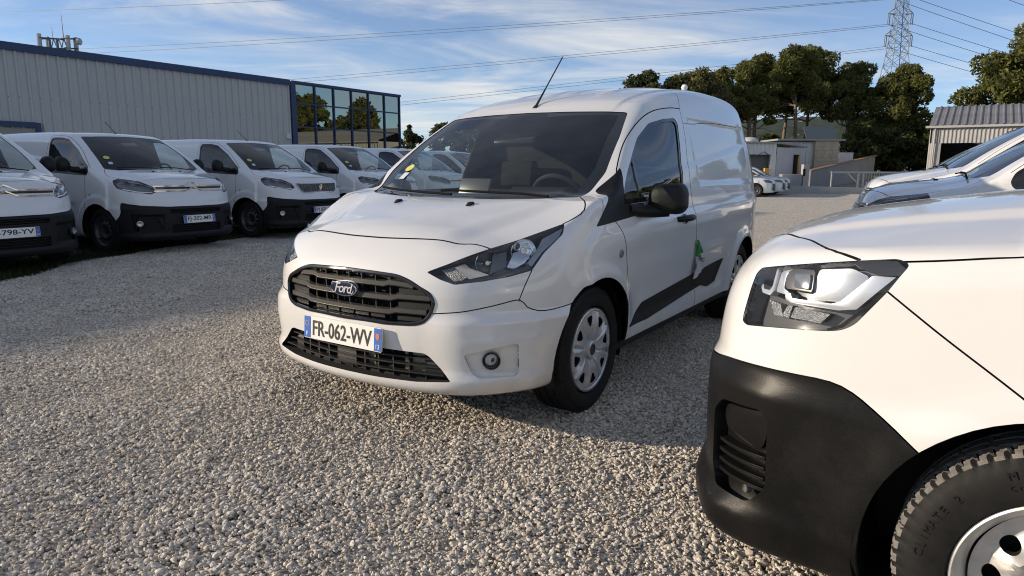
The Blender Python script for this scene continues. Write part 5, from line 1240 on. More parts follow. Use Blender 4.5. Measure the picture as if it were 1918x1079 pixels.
# ---------------------------------------------------------------- small cars far behind, beyond the middle van's tail
def build_small():
    F = f_small_car; root = empty('parked_car'); S = Shell(F, (-3.4, 0, .12), (.98, 1.0, 1.6), .045)
    S.cut(arch_poly(0, .32, .35, 20), 'opening', n=(0, 1, 0)); S.cut(arch_poly(-2.55, .32, .35, 20), 'opening', n=(0, 1, 0))
    S.cut([(-.75, -.05, 1.36), (-.78, .55, 1.34), (-.20, .70, 1.02), (-.16, -.05, 1.0)], 'windscreen', .03, (.5, 0, .85))
    S.cut([(-.45, .8, 1.02), (-1.0, .8, 1.36), (-2.4, .8, 1.36), (-2.75, .8, 1.05)], 'side_glass', .04, (0, 1, .2))
    S.cut([(.70, .45, .72), (.55, .65, .80), (.30, .82, .80), (.45, .80, .68), (.68, .58, .65)], 'headlight', .02, (.7, .7, 0)); S.cut([(.85, -.05, .62), (.85, .50, .62), (.85, .55, .30), (.85, -.05, .26)], 'grille', .03, (1, 0, 0))
    S.emit('body', [WHITE, DARKIN], root, thick=0, mirror='merge'); S.emit('windscreen', GLOSSBLACK, root, thick=0, mirror='merge'); S.emit('side_glass', GLOSSBLACK, root, 'side_window', thick=0); S.emit('headlight', mat('lamp_dark', (.12, .14, .18), .1, .7), root, thick=0); S.emit('grille', GLOSSBLACK, root, thick=0, inset=.01, mirror='merge')
    for s in (1, -1):
        for x in (0, -2.55): put_wheel(root, x, s*.75, .32, 'steel', .4); arch_liner(root, x, .32, s*.5, s*.84, .36, TRIM)
        b = MB(); b.tube([(.74, s*.60, .66), (.76, s*.60, .50), (.72, s*.64, .35)], .018, 6); b.build('daytime_lamp', GLOSSBLACK, root)
        door_mirror(root, F, -.50, 1.0, s, .14, .11, WHITE)
    return root
_s = build_small()
for i, ((x, y), a, lab) in enumerate((((11.9, 33.2), -24, 'nearest small white car beyond the middle van\'s tail'), ((13.1, 35.0), -24, 'white small car with dark grille, middle of the three by the low wall'), ((14.0, 36.6), -24, 'farthest small white car, beside the low pale wall'))):
    o = _s if i == 0 else copy_tree(_s); o.location = (x, y, -.01); o.rotation_euler = (0, 0, R(a)); tag(o, lab, 'car', 'small white cars parked at the back')
# ---------------------------------------------------------------- the ground
def gravel_mat(name, big=False):
    m = bpy.data.materials.new(name); m.use_nodes = True; t = m.node_tree; b = t.nodes['Principled BSDF']; N = t.nodes.new; K = t.links.new
    b.inputs['Roughness'].default_value = .95; b.inputs['Specular IOR Level'].default_value = .15
    tc = N('ShaderNodeTexCoord')
    vo = N('ShaderNodeTexVoronoi'); vo.inputs['Scale'].default_value = 48; vo.inputs['Randomness'].default_value = 1; K(tc.outputs['Object'], vo.inputs['Vector'])
    sep = N('ShaderNodeSeparateColor'); K(vo.outputs['Color'], sep.inputs[0])
    cr = N('ShaderNodeValToRGB'); e = cr.color_ramp.elements; e[0].position = 0; e[0].color = (.26, .235, .205, 1); e[1].position = 1; e[1].color = (.66, .61, .53, 1)
    for p, c in ((.35, (.45, .415, .36, 1)), (.7, (.54, .495, .43, 1))): q = e.new(p); q.color = c
    K(sep.outputs[0], cr.inputs[0])
    no = N('ShaderNodeTexNoise'); no.inputs['Scale'].default_value = 3.0; no.inputs['Detail'].default_value = 9; no.inputs['Roughness'].default_value = .8; K(tc.outputs['Object'], no.inputs['Vector'])
    r = N('ShaderNodeMapRange'); r.inputs[1].default_value = .3; r.inputs[2].default_value = .7; r.inputs[3].default_value = .95; r.inputs[4].default_value = 1.35; K(no.outputs['Fac'], r.inputs[0])
    v = N('ShaderNodeVectorMath'); v.operation = 'SCALE'; K(cr.outputs[0], v.inputs[0]); K(r.outputs[0], v.inputs['Scale']); K(v.outputs[0], b.inputs['Base Color'])
    sb = N('ShaderNodeMath'); sb.operation = 'SUBTRACT'; sb.inputs[0].default_value = 1; K(vo.outputs['Distance'], sb.inputs[1])
    bu = N('ShaderNodeBump'); bu.inputs['Strength'].default_value = .9; bu.inputs['Distance'].default_value = .03; K(sb.outputs[0], bu.inputs['Height']); K(bu.outputs[0], b.inputs['Normal'])
    return m
def sheet(name, pts, z, m):
    me = bpy.data.meshes.new(name); me.from_pydata([(x, y, z) for x, y in pts], [], [list(range(len(pts)))]); me.materials.append(m); return tag(link(name, me), kind='structure')
sheet('ground', [(-900, -300), (900, -300), (900, 1500), (-900, 1500)], -.03, mat('far_ground', (.12, .115, .085), .95, var=.4, vscale=.08))
sheet('gravel_yard', [(-60, -40), (60, -40), (60, 37.6), (-60, 37.6)], -.012, gravel_mat('gravel_far'))
VERGE = [(-7.6, -2), (-6.6, 2.5), (-5.95, 6.0), (-5.62, 7.3), (-5.75, 8.8), (-5.45, 10.4), (-5.05, 11.6), (-4.7, 12.6), (-4.2, 13.5), (-3.2, 15.6), (-2.0, 18.0), (-.6, 21), (1.2, 25)]
_vp = []
_rng = random.Random(5)
for i in range(len(VERGE)-1):
    for k in range(6): t = k/6; _vp.append((VERGE[i][0]*(1-t)+VERGE[i+1][0]*t+_rng.uniform(-.07, .07), VERGE[i][1]*(1-t)+VERGE[i+1][1]*t))
earth = mat('verge_earth', (.055, .048, .036), .97, bump=.8, bscale=30, var=.5, vscale=3)
sheet('earth_verge', _vp+[(-3, 25.2), (-9, 14), (-13, 4), (-14, -2)], -.004, earth)

# ---------------------------------------------------------------- grey warehouse with a glass corner
CO = Vector((-10.67, 34.0, 0)); UD = Vector((.562, .827, 0)); ND = Vector((.827, -.562, 0)); HB_ = 5.42; RZ = math.atan2(.827, .562)
def wh(t, d, z): return CO+UD*t+ND*d+Vector((0, 0, z))
def build_warehouse():
    root = empty('warehouse', tuple(CO), RZ)             # local x runs along the facade, local y points into the building
    tag(root, 'long grey corrugated warehouse with blue trim and glazed corner behind the left vans', 'warehouse')
    clad = mat('grey_cladding', (.46, .445, .42), .55, var=.06, vscale=.8); blue = mat('blue_trim', (.012, .034, .10), .45, var=.1, vscale=2)
    b = MB(); b.box((-30.05, 12.6, 2.6), (59.9, 24.8, 5.2)); b.box((-38.5, 12.4, 6.30), (43.0, 24.9, 2.32)); b.box((3.65, 12.9, 2.6), (7.2, 24.2, 5.2)); b.build('core_and_shade_block', mat('core_grey', (.10, .10, .10), .8), root)  # unseen second box is added above the roof to throw shade onto the yard
    # corrugated sheets, one metre each
    p = []; 
    for k in range(3):
        x = k*.333; p += [(x, 0), (x+.20, 0), (x+.235, -.06), (x+.298, -.06)]
    p += [(.999, 0)]
    me = bpy.data.meshes.new('cladding_sheet'); n = len(p); me.from_pydata([(x, y, .05) for x, y in p]+[(x, y, 5.2) for x, y in p], [], [(i, i+1, n+i+1, n+i) for i in range(n-1)]); me.materials.append(clad)
    for k in range(26): link('cladding_sheet', me, root, (-.28-1.0*(k+1), .0, 0))
    b = MB()
    for k in range(33):
        b.prism([(q+(-27.28-k), r_) for q, r_ in p]+[(-26.281-k, .1), (-27.28-k, .1)], .05, 5.2, 'z')
    o = b.build('cladding_run', clad, root, smooth=0); o['kind'] = 'stuff'
    b = MB(); b.box((-30.1, -.06, 5.29), (59.6, .14, .26)); b.build('fascia', blue, root); b = MB(); b.box((3.6, .02, 5.345), (7.6, .2, .12)); b.build('parapet_cap', blue, root)
    b = MB(); b.box((-.14, -.05, 2.7), (.28, .16, 5.3)); b.build('corner_post', blue, root)
    # screw heads in three rows
    b = MB()
    for z in (1.3, 2.45, 3.6):
        for k in range(78): b.box((-.38-.333*k, -.064, z), (.03, .006, .03))
    o = b.build('screw_head', mat('screw', (.12, .12, .12), .6), root, merge=False); o['kind'] = 'stuff'
    # glazed corner: six bays, four rows
    pane = glass_mat('curtain_glass', (.05, .052, .045), 1.6, .015, .0, .34, (.62, .66, .58)); W = 7.30/6
    zs = [.06, 1.05, 2.12, 3.24, 4.36, 5.28]
    for i in range(6):
        for j in range(5):
            b = MB(); b.box((.03+W*(i+.5), .03, (zs[j]+zs[j+1])/2), (W-.06, .012, zs[j+1]-zs[j]-.06)); b.build('pane', pane, root)
    for i in range(7): b = MB(); b.box((.03+W*i, .0, 2.7), (.07, .10, 5.25)); b.build('mullion', blue, root)
    for z in zs: b = MB(); b.box((.03+W*3, .002, z), (7.3, .08, .06)); b.build('transom', blue, root)
    for i in (1, 4):
        b = MB(); b.box((.03+W*i+.10, -.02, 1.05), (.10, .08, 2.1)); b.box((.03+W*(i+1)-.10, -.02, 1.05), (.10, .08, 2.1)); b.box((.03+W*(i+.5), -.02, 1.05), (.08, .08, 2.1)); b.box((.03+W*(i+.5), -.02, 2.06), (W-.1, .08, .12)); b.build('door_frame', blue, root)
    b = MB(); b.box((7.36, 12, 2.7), (.10, 24, 5.3)); b.build('side_wall', clad, root)
    # roller door with a blue frame at the left
    b = MB(); b.box((-12.6, -.06, 1.28), (2.6, .06, 2.5)); d = b.build('roller_door', mat('door_blind', (.30, .27, .22), .7), root)
    b = MB(); b.box((-11.25, -.09, 1.38), (.16, .14, 2.75)); b.box((-13.95, -.09, 1.38), (.16, .14, 2.75)); b.box((-12.6, -.09, 2.68), (2.54, .14, .18)); b.build('door_frame', blue, d)
    b = MB(); b.box((-.55, -.10, 2.75), (.22, .14, .24)); b.build('junction_box', mat('box_white', (.6, .6, .6), .6), root, bevel=.02)
build_warehouse()
def build_telecom():
    root = empty('telecom_mast', (-24.45, 38.0, 5.0)); tag(root, 'cluster of mobile phone panel antennas on a frame above the warehouse roof', 'antenna')
    st = mat('galvanised', (.16, .17, .18), .5, .6); pw = mat('antenna_grey', (.45, .45, .44), .5)
    b = MB()
    for s in (-.55, .55): b.tube([(s, 0, 0), (s, 0, 3.1)], .05, 6)
    for z in (2.1, 2.5, 3.0): b.tube([(-1.0, 0, z), (1.0, 0, z)], .04, 6)
    for k in range(4): b.tube([(-.55+.275*k, 0, 2.1), (-.275+.275*k, 0, 3.0)], .025, 5); b.tube([(-.55+.275*k, 0, 3.0), (-.275+.275*k, 0, 2.1)], .025, 5)
    for x, y in ((-.8, -.4), (.8, -.4), (0, .5)): b.tube([(0, 0, 2.5), (x, y, 2.5)], .03, 5); b.tube([(0, 0, 3.0), (x, y, 3.0)], .03, 5)
    b.build('frame', st, root)
    for x, y, z0, z1 in ((-.97, -.1, 2.0, 3.25), (-.78, .3, 2.1, 3.1), (.62, -.2, 1.7, 3.15), (.85, .1, 2.0, 3.1), (-.3, -.3, 2.1, 2.9), (.1, -.3, 2.2, 2.9)):
        b = MB(); b.box((x, y, (z0+z1)/2), (.20 if abs(x) > .4 else .10, .12, z1-z0)); b.build('panel_antenna', pw if abs(x) > .4 else st, root, bevel=.02)
    b = MB(); b.lathe([(.0, -.08), (.17, -.05), (.19, .06), (.15, .10), (0, .11)], 20, 'x', (1.14, -.1, 2.85)); b.build('dish', pw, root)
    b = MB(); b.tube([(.27, 0, 3.0), (.27, 0, 4.2)], [.03, .012], 6); b.build('whip_aerial', st, root); b = MB(); b.tube([(-.3, 0, 3.0), (-.3, 0, 3.6)], [.02, .01], 6); b.build('whip_aerial', st, root)
build_telecom()

# ---------------------------------------------------------------- buildings, wall and gate at the back right
def corr(b, p0, p1, z0, z1, pitch=.25, d=.04, mi=0):
    """standing corrugated wall from p0 to p1"""
    a = Vector((p0[0], p0[1], 0)); c = Vector((p1[0], p1[1], 0)); u = (c-a); L = u.length; u /= L; n = Vector((u.y, -u.x, 0)); k = int(L/pitch); P = []
    for i in range(k):
        s = i*pitch; P += [(s, 0), (s+pitch*.45, 0), (s+pitch*.6, d), (s+pitch*.85, d)]
    P += [(L, 0)]; pts = [a+u*s+n*e for s, e in P]; m = len(pts)
    b.add([(q.x, q.y, z0) for q in pts]+[(q.x, q.y, z1) for q in pts], [(i, i+1, m+i+1, m+i) for i in range(m-1)], mi)
WCLAD = mat('white_cladding', (.62, .61, .58), .55, var=.06, vscale=1.5); DOORG = mat('door_grey', (.10, .105, .10), .6); CONC = mat('concrete', (.36, .35, .33), .9, bump=.4, bscale=12, var=.15, vscale=1.2); CONCD = mat('render_grey', (.26, .26, .27), .9, bump=.3, bscale=14, var=.12, vscale=.8)
def build_workshop():
    root = empty('workshop', (16.85, 44, 0)); tag(root, 'low white corrugated workshop with an open grey roller door behind the middle van', 'building')
    b = MB(); corr(b, (-7.85, 0), (0, 0), 2.25, 2.95); b.build('wall_cladding', WCLAD, root, smooth=0)
    b = MB(); b.box((-.18, .1, 1.1), (.36, .3, 2.3)); b.box((-6.5, .1, 1.1), (2.6, .3, 2.3)); b.build('wall', WCLAD, root)
    b = MB(); b.box((-2.8, .35, 1.75), (5.0, .08, 1.1)); b.build('roller_door', DOORG, root); b = MB(); b.box((-2.8, 3.2, .6), (4.9, 6, .04)); b.box((-2.8, 6.2, 1.2), (5.2, .1, 2.4)); b.build('interior', DARKIN, root)
    b = MB(); b.box((-.62, -.15, .7), (.26, .26, 1.4)); b.build('guard_post', mat('guard_yellow', (.62, .36, .03), .6), root)
    b = MB(); corr(b, (.05, .02), (3.3, 3.4), .0, 2.72, .5, .02); b.build('side_cladding', mat('panel_grey', (.48, .48, .49), .6, var=.05, vscale=1), root, smooth=0)
    b = MB(); m = Matrix.Rotation(math.atan2(3.4, 3.3), 3, 'Z'); b.box((2.2, 2.14, 1.15), (.62, .12, 2.3), rot=m); dd = b.build('side_door', DARKIN, root); b = MB(); b.box((2.36, 2.28, 1.15), (.26, .14, 2.1), rot=m); b.build('door_leaf', mat('door_yellow', (.40, .25, .04), .6), dd)
    b = MB(); b.add([(-8, -.12, 3.05), (.15, -.12, 2.93), (3.45, 3.4, 2.80), (3.6, 9, 3.2), (-8, 9, 3.4), (-8, -.12, 3.17), (.15, -.12, 3.03), (3.45, 3.4, 2.90), (3.6, 9, 3.3), (-8, 9, 3.5)], [(0, 1, 2, 3, 4), (9, 8, 7, 6, 5), (0, 5, 6, 1), (1, 6, 7, 2), (2, 7, 8, 3), (3, 8, 9, 4), (4, 9, 5, 0)]); b.build('roof', mat('roof_grey', (.28, .28, .27), .7), root, smooth=0)
    b = MB(); b.lathe([(.62, 0), (.58, .16), (.35, .30), (0, .34)], 20, 'z', (-1.1, 2, 3.1)); b.build('skylight_dome', mat('dome_white', (.55, .54, .50), .4), root)
    b = MB(); b.tube([(-1.3, -.2, 2.2), (-.9, -.3, 2.42), (-.5, -.2, 2.2)], .03, 6); b.build('wall_lamp', DOORG, root)
build_workshop()
def build_annex():
    root = empty('store_block', (21.9, 50, 0)); tag(root, 'small beige block building with white cladding beside the workshop', 'building')
    bei = mat('beige_block', (.46, .39, .29), .9, bump=.3, bscale=8, var=.12, vscale=1.4)
    b = MB(); b.box((.9, 1.6, 1.55), (1.7, 3.2, 3.7)); w_ = b.build('wall', bei, root)
    for j in range(5):
        for i in range(3):
            b = MB(); b.box((.35+.55*i+(.0 if j % 2 else .12), -.01, 2.05+.26*j), (.50, .03, .23)); b.build('block', bei, w_)
    b = MB(); corr(b, (-2.6, .3), (.05, .3), 1.5, 3.3); b.build('wall_cladding', WCLAD, root, smooth=0); b = MB(); b.box((-1.2, .8, .75), (2.6, .8, 1.5)); b.build('wall', WCLAD, root)
    b = MB(); b.box((-.3, 1.6, 3.46), (4.9, 3.5, .12)); b.build('roof', mat('roof_grey', (.28, .28, .27), .7), root)
    b = MB(); b.box((.9, -.06, .5), (.14, .05, .5)); b.build('meter_box', DOORG, root)
    s = empty('solar_panel', (22.9, 51.5, 3.5)); tag(s, 'tilted solar panel standing on the beige block roof', 'solar panel')
    b = MB(); b.box((0, 0, .5), (2.3, .06, 1.25), rot=Matrix.Rotation(R(-35), 3, 'X')); b.build('panel', mat('solar_glass', (.10, .13, .14), .15, .2), s); b = MB(); b.tube([(-.7, .3, .9), (-.7, .3, 0)], .03); b.tube([(.7, .3, .9), (.7, .3, 0)], .03); b.build('stand', SILVER, s)
build_annex()
def build_wall_gate():
    w_ = empty('boundary_wall', (17.3, 40, 0)); tag(w_, 'grey rendered boundary wall rising away beside the gate', 'wall')
    b = MB(); a = Vector((0, 0)); c = Vector((10.1, 12.2)); u = (c-a).normalized(); n = Vector((u.y, -u.x))*.11
    vs = []
    for q, z0, z1 in ((a, -.1, 1.22), (c, .6, 2.35)):
        for sg in (-1, 1): vs += [(q.x+n.x*sg, q.y+n.y*sg, z0), (q.x+n.x*sg, q.y+n.y*sg, z1)]
    b.add(vs, [(0, 1, 3, 2), (4, 6, 7, 5), (0, 4, 5, 1), (2, 3, 7, 6), (1, 5, 7, 3), (0, 2, 6, 4)]); b.build('wall_face', CONCD, w_)
    b = MB(); vs = []
    for q, z in ((a, 1.225), (c, 2.355)):
        for sg in (-1.5, 1.5): vs += [(q.x+n.x*sg, q.y+n.y*sg, z), (q.x+n.x*sg, q.y+n.y*sg, z+.06)]
    b.add(vs, [(0, 1, 3, 2), (4, 6, 7, 5), (0, 4, 5, 1), (2, 3, 7, 6), (1, 5, 7, 3), (0, 2, 6, 4)]); b.build('coping', mat('coping_tile', (.30, .16, .10), .8, var=.2, vscale=3), w_)
    p = empty('gate_pillar', (16.75, 39.4, 0)); tag(p, 'grey rendered gate pillar block with a slim post beside it', 'pillar')
    b = MB(); b.box((-.75, 0, .5), (1.15, .5, 1.1)); b.build('pillar_block', CONCD, p, bevel=.05); b = MB(); b.box((.12, .1, .8), (.34, .34, 1.6)); b.build('post', CONC, p); b = MB(); b.box((-.02, -.1, 1.15), (.12, .06, .4)); b.build('intercom', DARKIN, p)
    k = empty('low_wall', (16.5, 37.9, 0)); tag(k, 'low pale concrete wall along the back edge of the gravel', 'wall')
    b = MB(); b.add([(-4, 0, -.05), (8.2, 0, -.05), (8.2, .2, -.05), (-4, .2, -.05), (-4, 0, .42), (-1.5, 0, .42), (8.2, 0, .22), (8.2, .2, .22), (-1.5, .2, .42), (-4, .2, .42)], [(0, 1, 6, 5, 4), (3, 9, 8, 7, 2), (4, 5, 8, 9), (5, 6, 7, 8), (1, 2, 7, 6), (0, 4, 9, 3)]); b.build('wall_face', CONC, k, smooth=0)
    g = empty('sliding_gate', (18.1, 38.5, 0)); tag(g, 'pale grey steel sliding gate with vertical bars and a diagonal brace', 'gate'); gm = mat('gate_steel', (.34, .35, .33), .5, .2)
    b = MB(); b.box((3.6, 0, 1.17), (7.6, .09, .10)); b.build('top_rail', gm, g); b = MB(); b.box((4.3, 0, .25), (6.2, .08, .10)); b.build('bottom_rail', gm, g)
    for x, z0 in ((-.15, .1), (1.35, -.05), (1.62, .0), (4.2, .1), (7.3, .1)): b = MB(); b.box((x, -.01, (z0+1.1)/2), (.10 if x > 1 else .05, .10, 1.1-z0)); b.build('gate_post', gm, g)
    b = MB(); b.tube([(.7, 0, 1.15), (1.35, 0, .55)], .05, 6); b.build('brace', gm, g)
    bm_ = MB(); bm_.box((0, 0, .72), (.03, .03, .86)); me = bm_.mesh('gate_bar', gm)
    for i in range(38): link('gate_bar', me, g, (1.8+.145*i, 0, 0))
    f = sheet('road', [(0, 0), (1, 0), (1, 1), (0, 1)], 0, mat('road_grey', (.22, .21, .20), .9, var=.15, vscale=.6))
    f.data.clear_geometry(); f.data.from_pydata([(14, 38.2, 0), (34, 38.2, 0), (44, 60, 1.1), (22, 60, 1.1)], [], [(0, 1, 2, 3)])
    tr = empty('box_truck', (26.0, 56.0, .9)); tag(tr, 'small white box trailer parked behind the grey boundary wall', 'trailer')
    b = MB(); b.box((0, 0, 1.05), (2.6, 1.8, 1.5)); b.build('box', mat('box_white', (.6, .6, .6), .6), tr, bevel=.05); b = MB(); b.box((-.5, -.93, .95), (.9, .04, .6)); b.build('window', DARKIN, tr); 
    for x in (-.8, .8): b = MB(); b.lathe([(.28, -.1), (.30, -.05), (.30, .05), (.28, .1), (0, .1)], 16, 'y', (x, -.8, .3)); b.build('wheel', DARKIN, tr)
build_wall_gate()
def build_hangar():
    root = empty('hangar', (27.3, 45, 0), R(-34)); tag(root, 'open-fronted hangar with grey corrugated roof at the right edge', 'hangar')
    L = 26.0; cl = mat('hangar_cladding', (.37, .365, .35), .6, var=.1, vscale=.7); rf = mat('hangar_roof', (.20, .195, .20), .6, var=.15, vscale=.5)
    b = MB(); corr(b, (.0, 0), (L, 0), 3.05, 4.05, .22, .05); b.build('wall_cladding', cl, root, smooth=0)
    b = MB(); corr(b, (-.1, .0), (.55, 0), 0, 3.05, .22, .04); b.build('corner_cladding', cl, root, smooth=0); b = MB(); corr(b, (-.1, 9), (-.1, 0), 0, 4.1, .3, .04); b.build('side_cladding', cl, root, smooth=0)
    b = MB()
    for x in (8.8, 17.4, 25.9): b.box((x, .1, 1.5), (.25, .25, 3.1))
    b.build('column', cl, root)
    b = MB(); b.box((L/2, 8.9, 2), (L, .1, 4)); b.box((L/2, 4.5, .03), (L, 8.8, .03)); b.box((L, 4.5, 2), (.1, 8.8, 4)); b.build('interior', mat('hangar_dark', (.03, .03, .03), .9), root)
    b = MB(); b.box((L/2, -.22, 4.08), (L+.8, .16, .14)); b.tube([(.15, -.15, 4.0), (.15, -.12, .2)], .05, 8); b.build('gutter', cl, root)
    # standing-seam roof sheets
    p = [(0, 0), (.26, 0), (.29, .06), (.37, .06), (.40, 0)]; me = bpy.data.meshes.new('roof_sheet'); n = 0; vs = []; 
    y0, z0, y1, z1 = -.25, 4.14, 5.2, 5.75
    for x, h_ in p: vs += [(x, y0, z0+h_), (x, y1, z1+h_)]
    me.from_pydata(vs, [], [(i*2, i*2+2, i*2+3, i*2+1) for i in range(len(p)-1)]); me.materials.append(rf)
    for k in range(65): link('roof_sheet', me, root, (-.2+.40*k, 0, 0))
    b = MB(); b.add([(-.2, 5.2, 5.75), (L, 5.2, 5.75), (L, 9.4, 4.4), (-.2, 9.4, 4.4)], [(0, 1, 2, 3)]); b.build('roof_slope', rf, root)
build_hangar()
# ---------------------------------------------------------------- pylon and power lines
def build_pylon():
    root = empty('pylon', (87.0, 160, 0)); tag(root, 'tall steel lattice electricity pylon rising behind the pines', 'pylon')
    st = mat('pylon_steel', (.20, .205, .21), .55, .5); H = 47.0
    wd = lambda z: np.interp(z, [0, 20, 27, 36, 47], [3.9, 2.5, 1.7, 1.1, .6])
    leg = lambda z, a, b: Vector((a*wd(z), b*wd(z), z))
    for a in (-1, 1):
        for b_ in (-1, 1):
            b = MB(); b.tube([leg(z, a, b_) for z in (0, 20, 27, 36, 47)], .095, 5); b.build('leg', st, root)
    b = MB(); zs = [0, 5, 10, 14.5, 18.5, 22, 25, 27.5, 30, 32, 34, 36, 38, 40, 42, 44.5, 47]
    for i in range(len(zs)-1):
        z0, z1 = zs[i], zs[i+1]
        for (a, c), (d, e) in (((-1, -1), (1, -1)), ((1, -1), (1, 1)), ((1, 1), (-1, 1)), ((-1, 1), (-1, -1))):
            b.tube([leg(z0, a, c), leg(z1, d, e)], .05, 4); b.tube([leg(z0, d, e), leg(z1, a, c)], .05, 4); b.tube([leg(z1, a, c), leg(z1, d, e)], .04, 4)
    o = b.build('lattice', st, root, merge=False); o['kind'] = 'stuff'
    for z, L in ((31.3, 3.1), (36.0, 2.8), (41.5, 2.5)):
        for s in (-1, 1):
            b = MB()
            for yy in (-.9, .9): b.tube([(s*wd(z)*.9, yy*wd(z)*.5, z), (s*L, 0, z+.2)], .08, 4); b.tube([(s*wd(z)*.9, yy*wd(z)*.5, z+1.6), (s*L, 0, z+.2)], .06, 4)
            b.build('cross_arm', st, root, merge=False)
            for q in (-.35, .35): b = MB(); b.tube([(s*(L-.2)+q*.6, 0, z+.1), (s*(L-.2)+q*.6, 0, z-2.2)], .10, 6); b.build('insulator', mat('insulator_glass', (.22, .25, .25), .3), root)
build_pylon()
def build_wires():
    wm = mat('wire_dark', (.10, .105, .115), .6, .3); P0 = Vector((87, 160, 0))
    def wire(a, b, sag, lab, r0=.03, r1=.11):
        a, b = Vector(a), Vector(b); mb = MB(); pts = []; rs = []
        for k in range(41): t = k/40; q = a.lerp(b, t); q.z -= sag*4*t*(1-t); pts.append(q); rs.append(max(r0, math.hypot(q.x, q.y)*.00027))
        mb.tube(pts, rs, 4); tag(mb.build('power_line', wm), lab, 'power line', 'power lines strung from the pylon')
    nm = ('lowest', 'second lowest', 'third lowest', 'fourth', 'fifth', 'sixth', 'topmost')
    for n, (z, s, L, e, lz) in enumerate(((29.1, -1, 2.9, (-277, 300, 8.3), 34), (29.3, 1, 2.9, (-270, 303, 7.6), 36), (33.9, -1, 2.6, (-277, 300, 26.0), 40), (34.1, 1, 2.6, (-272, 303, 24.8), 41.5), (39.4, -1, 2.3, (-279, 300, 47.3), 48), (39.6, 1, 2.3, (-274, 303, 45.6), 49.5), (47, 0, 0, (-282, 300, 63.6), 66))):
        wire((87+s*L, 160, z), e, 2.0, nm[n]+' power line running from the pylon to the left')
        wire((87+s*L, 160, z), (700+s*4, 520-s*6, lz), 14, nm[n]+' power line running from the pylon to the right')
build_wires()

# ---------------------------------------------------------------- trees
def leaf_mat(name, col, var=.45):
    m = bpy.data.materials.new(name); m.use_nodes = True; t = m.node_tree; b = t.nodes['Principled BSDF']; N = t.nodes.new; K = t.links.new
    b.inputs['Roughness'].default_value = .75; b.inputs['Specular IOR Level'].default_value = .2
    tc = N('ShaderNodeTexCoord'); no = N('ShaderNodeTexNoise'); no.inputs['Scale'].default_value = 1.1; no.inputs['Detail'].default_value = 5; K(tc.outputs['Object'], no.inputs['Vector'])
    cr = N('ShaderNodeValToRGB'); e = cr.color_ramp.elements; e[0].position = .3; e[0].color = tuple(c*(1-var) for c in col)+(1,); e[1].position = .72; e[1].color = (col[0]*(1+var*1.5), col[1]*(1+var*1.1), col[2]*(1+var*.4), 1)
    K(no.outputs['Fac'], cr.inputs[0]); K(cr.outputs[0], b.inputs['Base Color'])
    b.inputs['Subsurface Weight'].default_value = 0
    tr = N('ShaderNodeBsdfTranslucent'); K(cr.outputs[0], tr.inputs[0]); mx = N('ShaderNodeMixShader'); mx.inputs[0].default_value = .38; o = t.nodes['Material Output']; K(b.outputs[0], mx.inputs[1]); K(tr.outputs[0], mx.inputs[2]); K(mx.outputs[0], o.inputs[0])
    return m
PINE = leaf_mat('pine_needles', (.118, .136, .046)); DARKG = leaf_mat('evergreen_leaves', (.065, .082, .032)); OLIVE = leaf_mat('olive_leaves', (.120, .125, .055))
BARK = mat('pine_bark', (.20, .145, .105), .95, bump=.6, bscale=14, var=.35, vscale=3)
def foliage(clumps, per, size, seed, flat=.75):
    """leaf sprays spread over and through clumps: (x, y, z, r)"""
    rng = np.random.default_rng(seed); V = []; F_ = []
    P = []; S = []
    for x, y, z, r in clumps:
        n = int(per*max(.3, r*r)); d = rng.normal(size=(n, 3)); d /= np.linalg.norm(d, axis=1)[:, None]; rad = r*(.45+.55*rng.random(n)**.45); d[:, 2] *= flat
        bump_ = 1+.22*np.sin(d[:, 0]*5+x*3)*np.sin(d[:, 1]*5+y*3+z)
        P.append(np.array([x, y, z])+d*(rad*bump_)[:, None]); S.append(np.full(n, size)*(.6+.8*rng.random(n)))
    P = np.concatenate(P); S = np.concatenate(S); n = len(P)
    a = rng.normal(size=(n, 3)); a /= np.linalg.norm(a, axis=1)[:, None]; b = rng.normal(size=(n, 3)); b -= (a*b).sum(1)[:, None]*a; b /= np.linalg.norm(b, axis=1)[:, None]
    a *= S[:, None]; b *= (S*.42)[:, None]
    V = np.stack([P-a, P+b, P+a*1.1, P-b], 1).reshape(-1, 3); Q = np.arange(n*4).reshape(n, 4)
    return V, Q
def mesh_np(name, V, Q, m):
    me = bpy.data.meshes.new(name); me.vertices.add(len(V)); me.vertices.foreach_set('co', V.astype(np.float32).ravel()); me.loops.add(Q.size); me.loops.foreach_set('vertex_index', Q.astype(np.int32).ravel())
    me.polygons.add(len(Q)); me.polygons.foreach_set('loop_start', (np.arange(len(Q))*4).astype(np.int32)); me.polygons.foreach_set('loop_total', np.full(len(Q), 4, np.int32)); me.update(); me.validate(); me.materials.append(m); return me
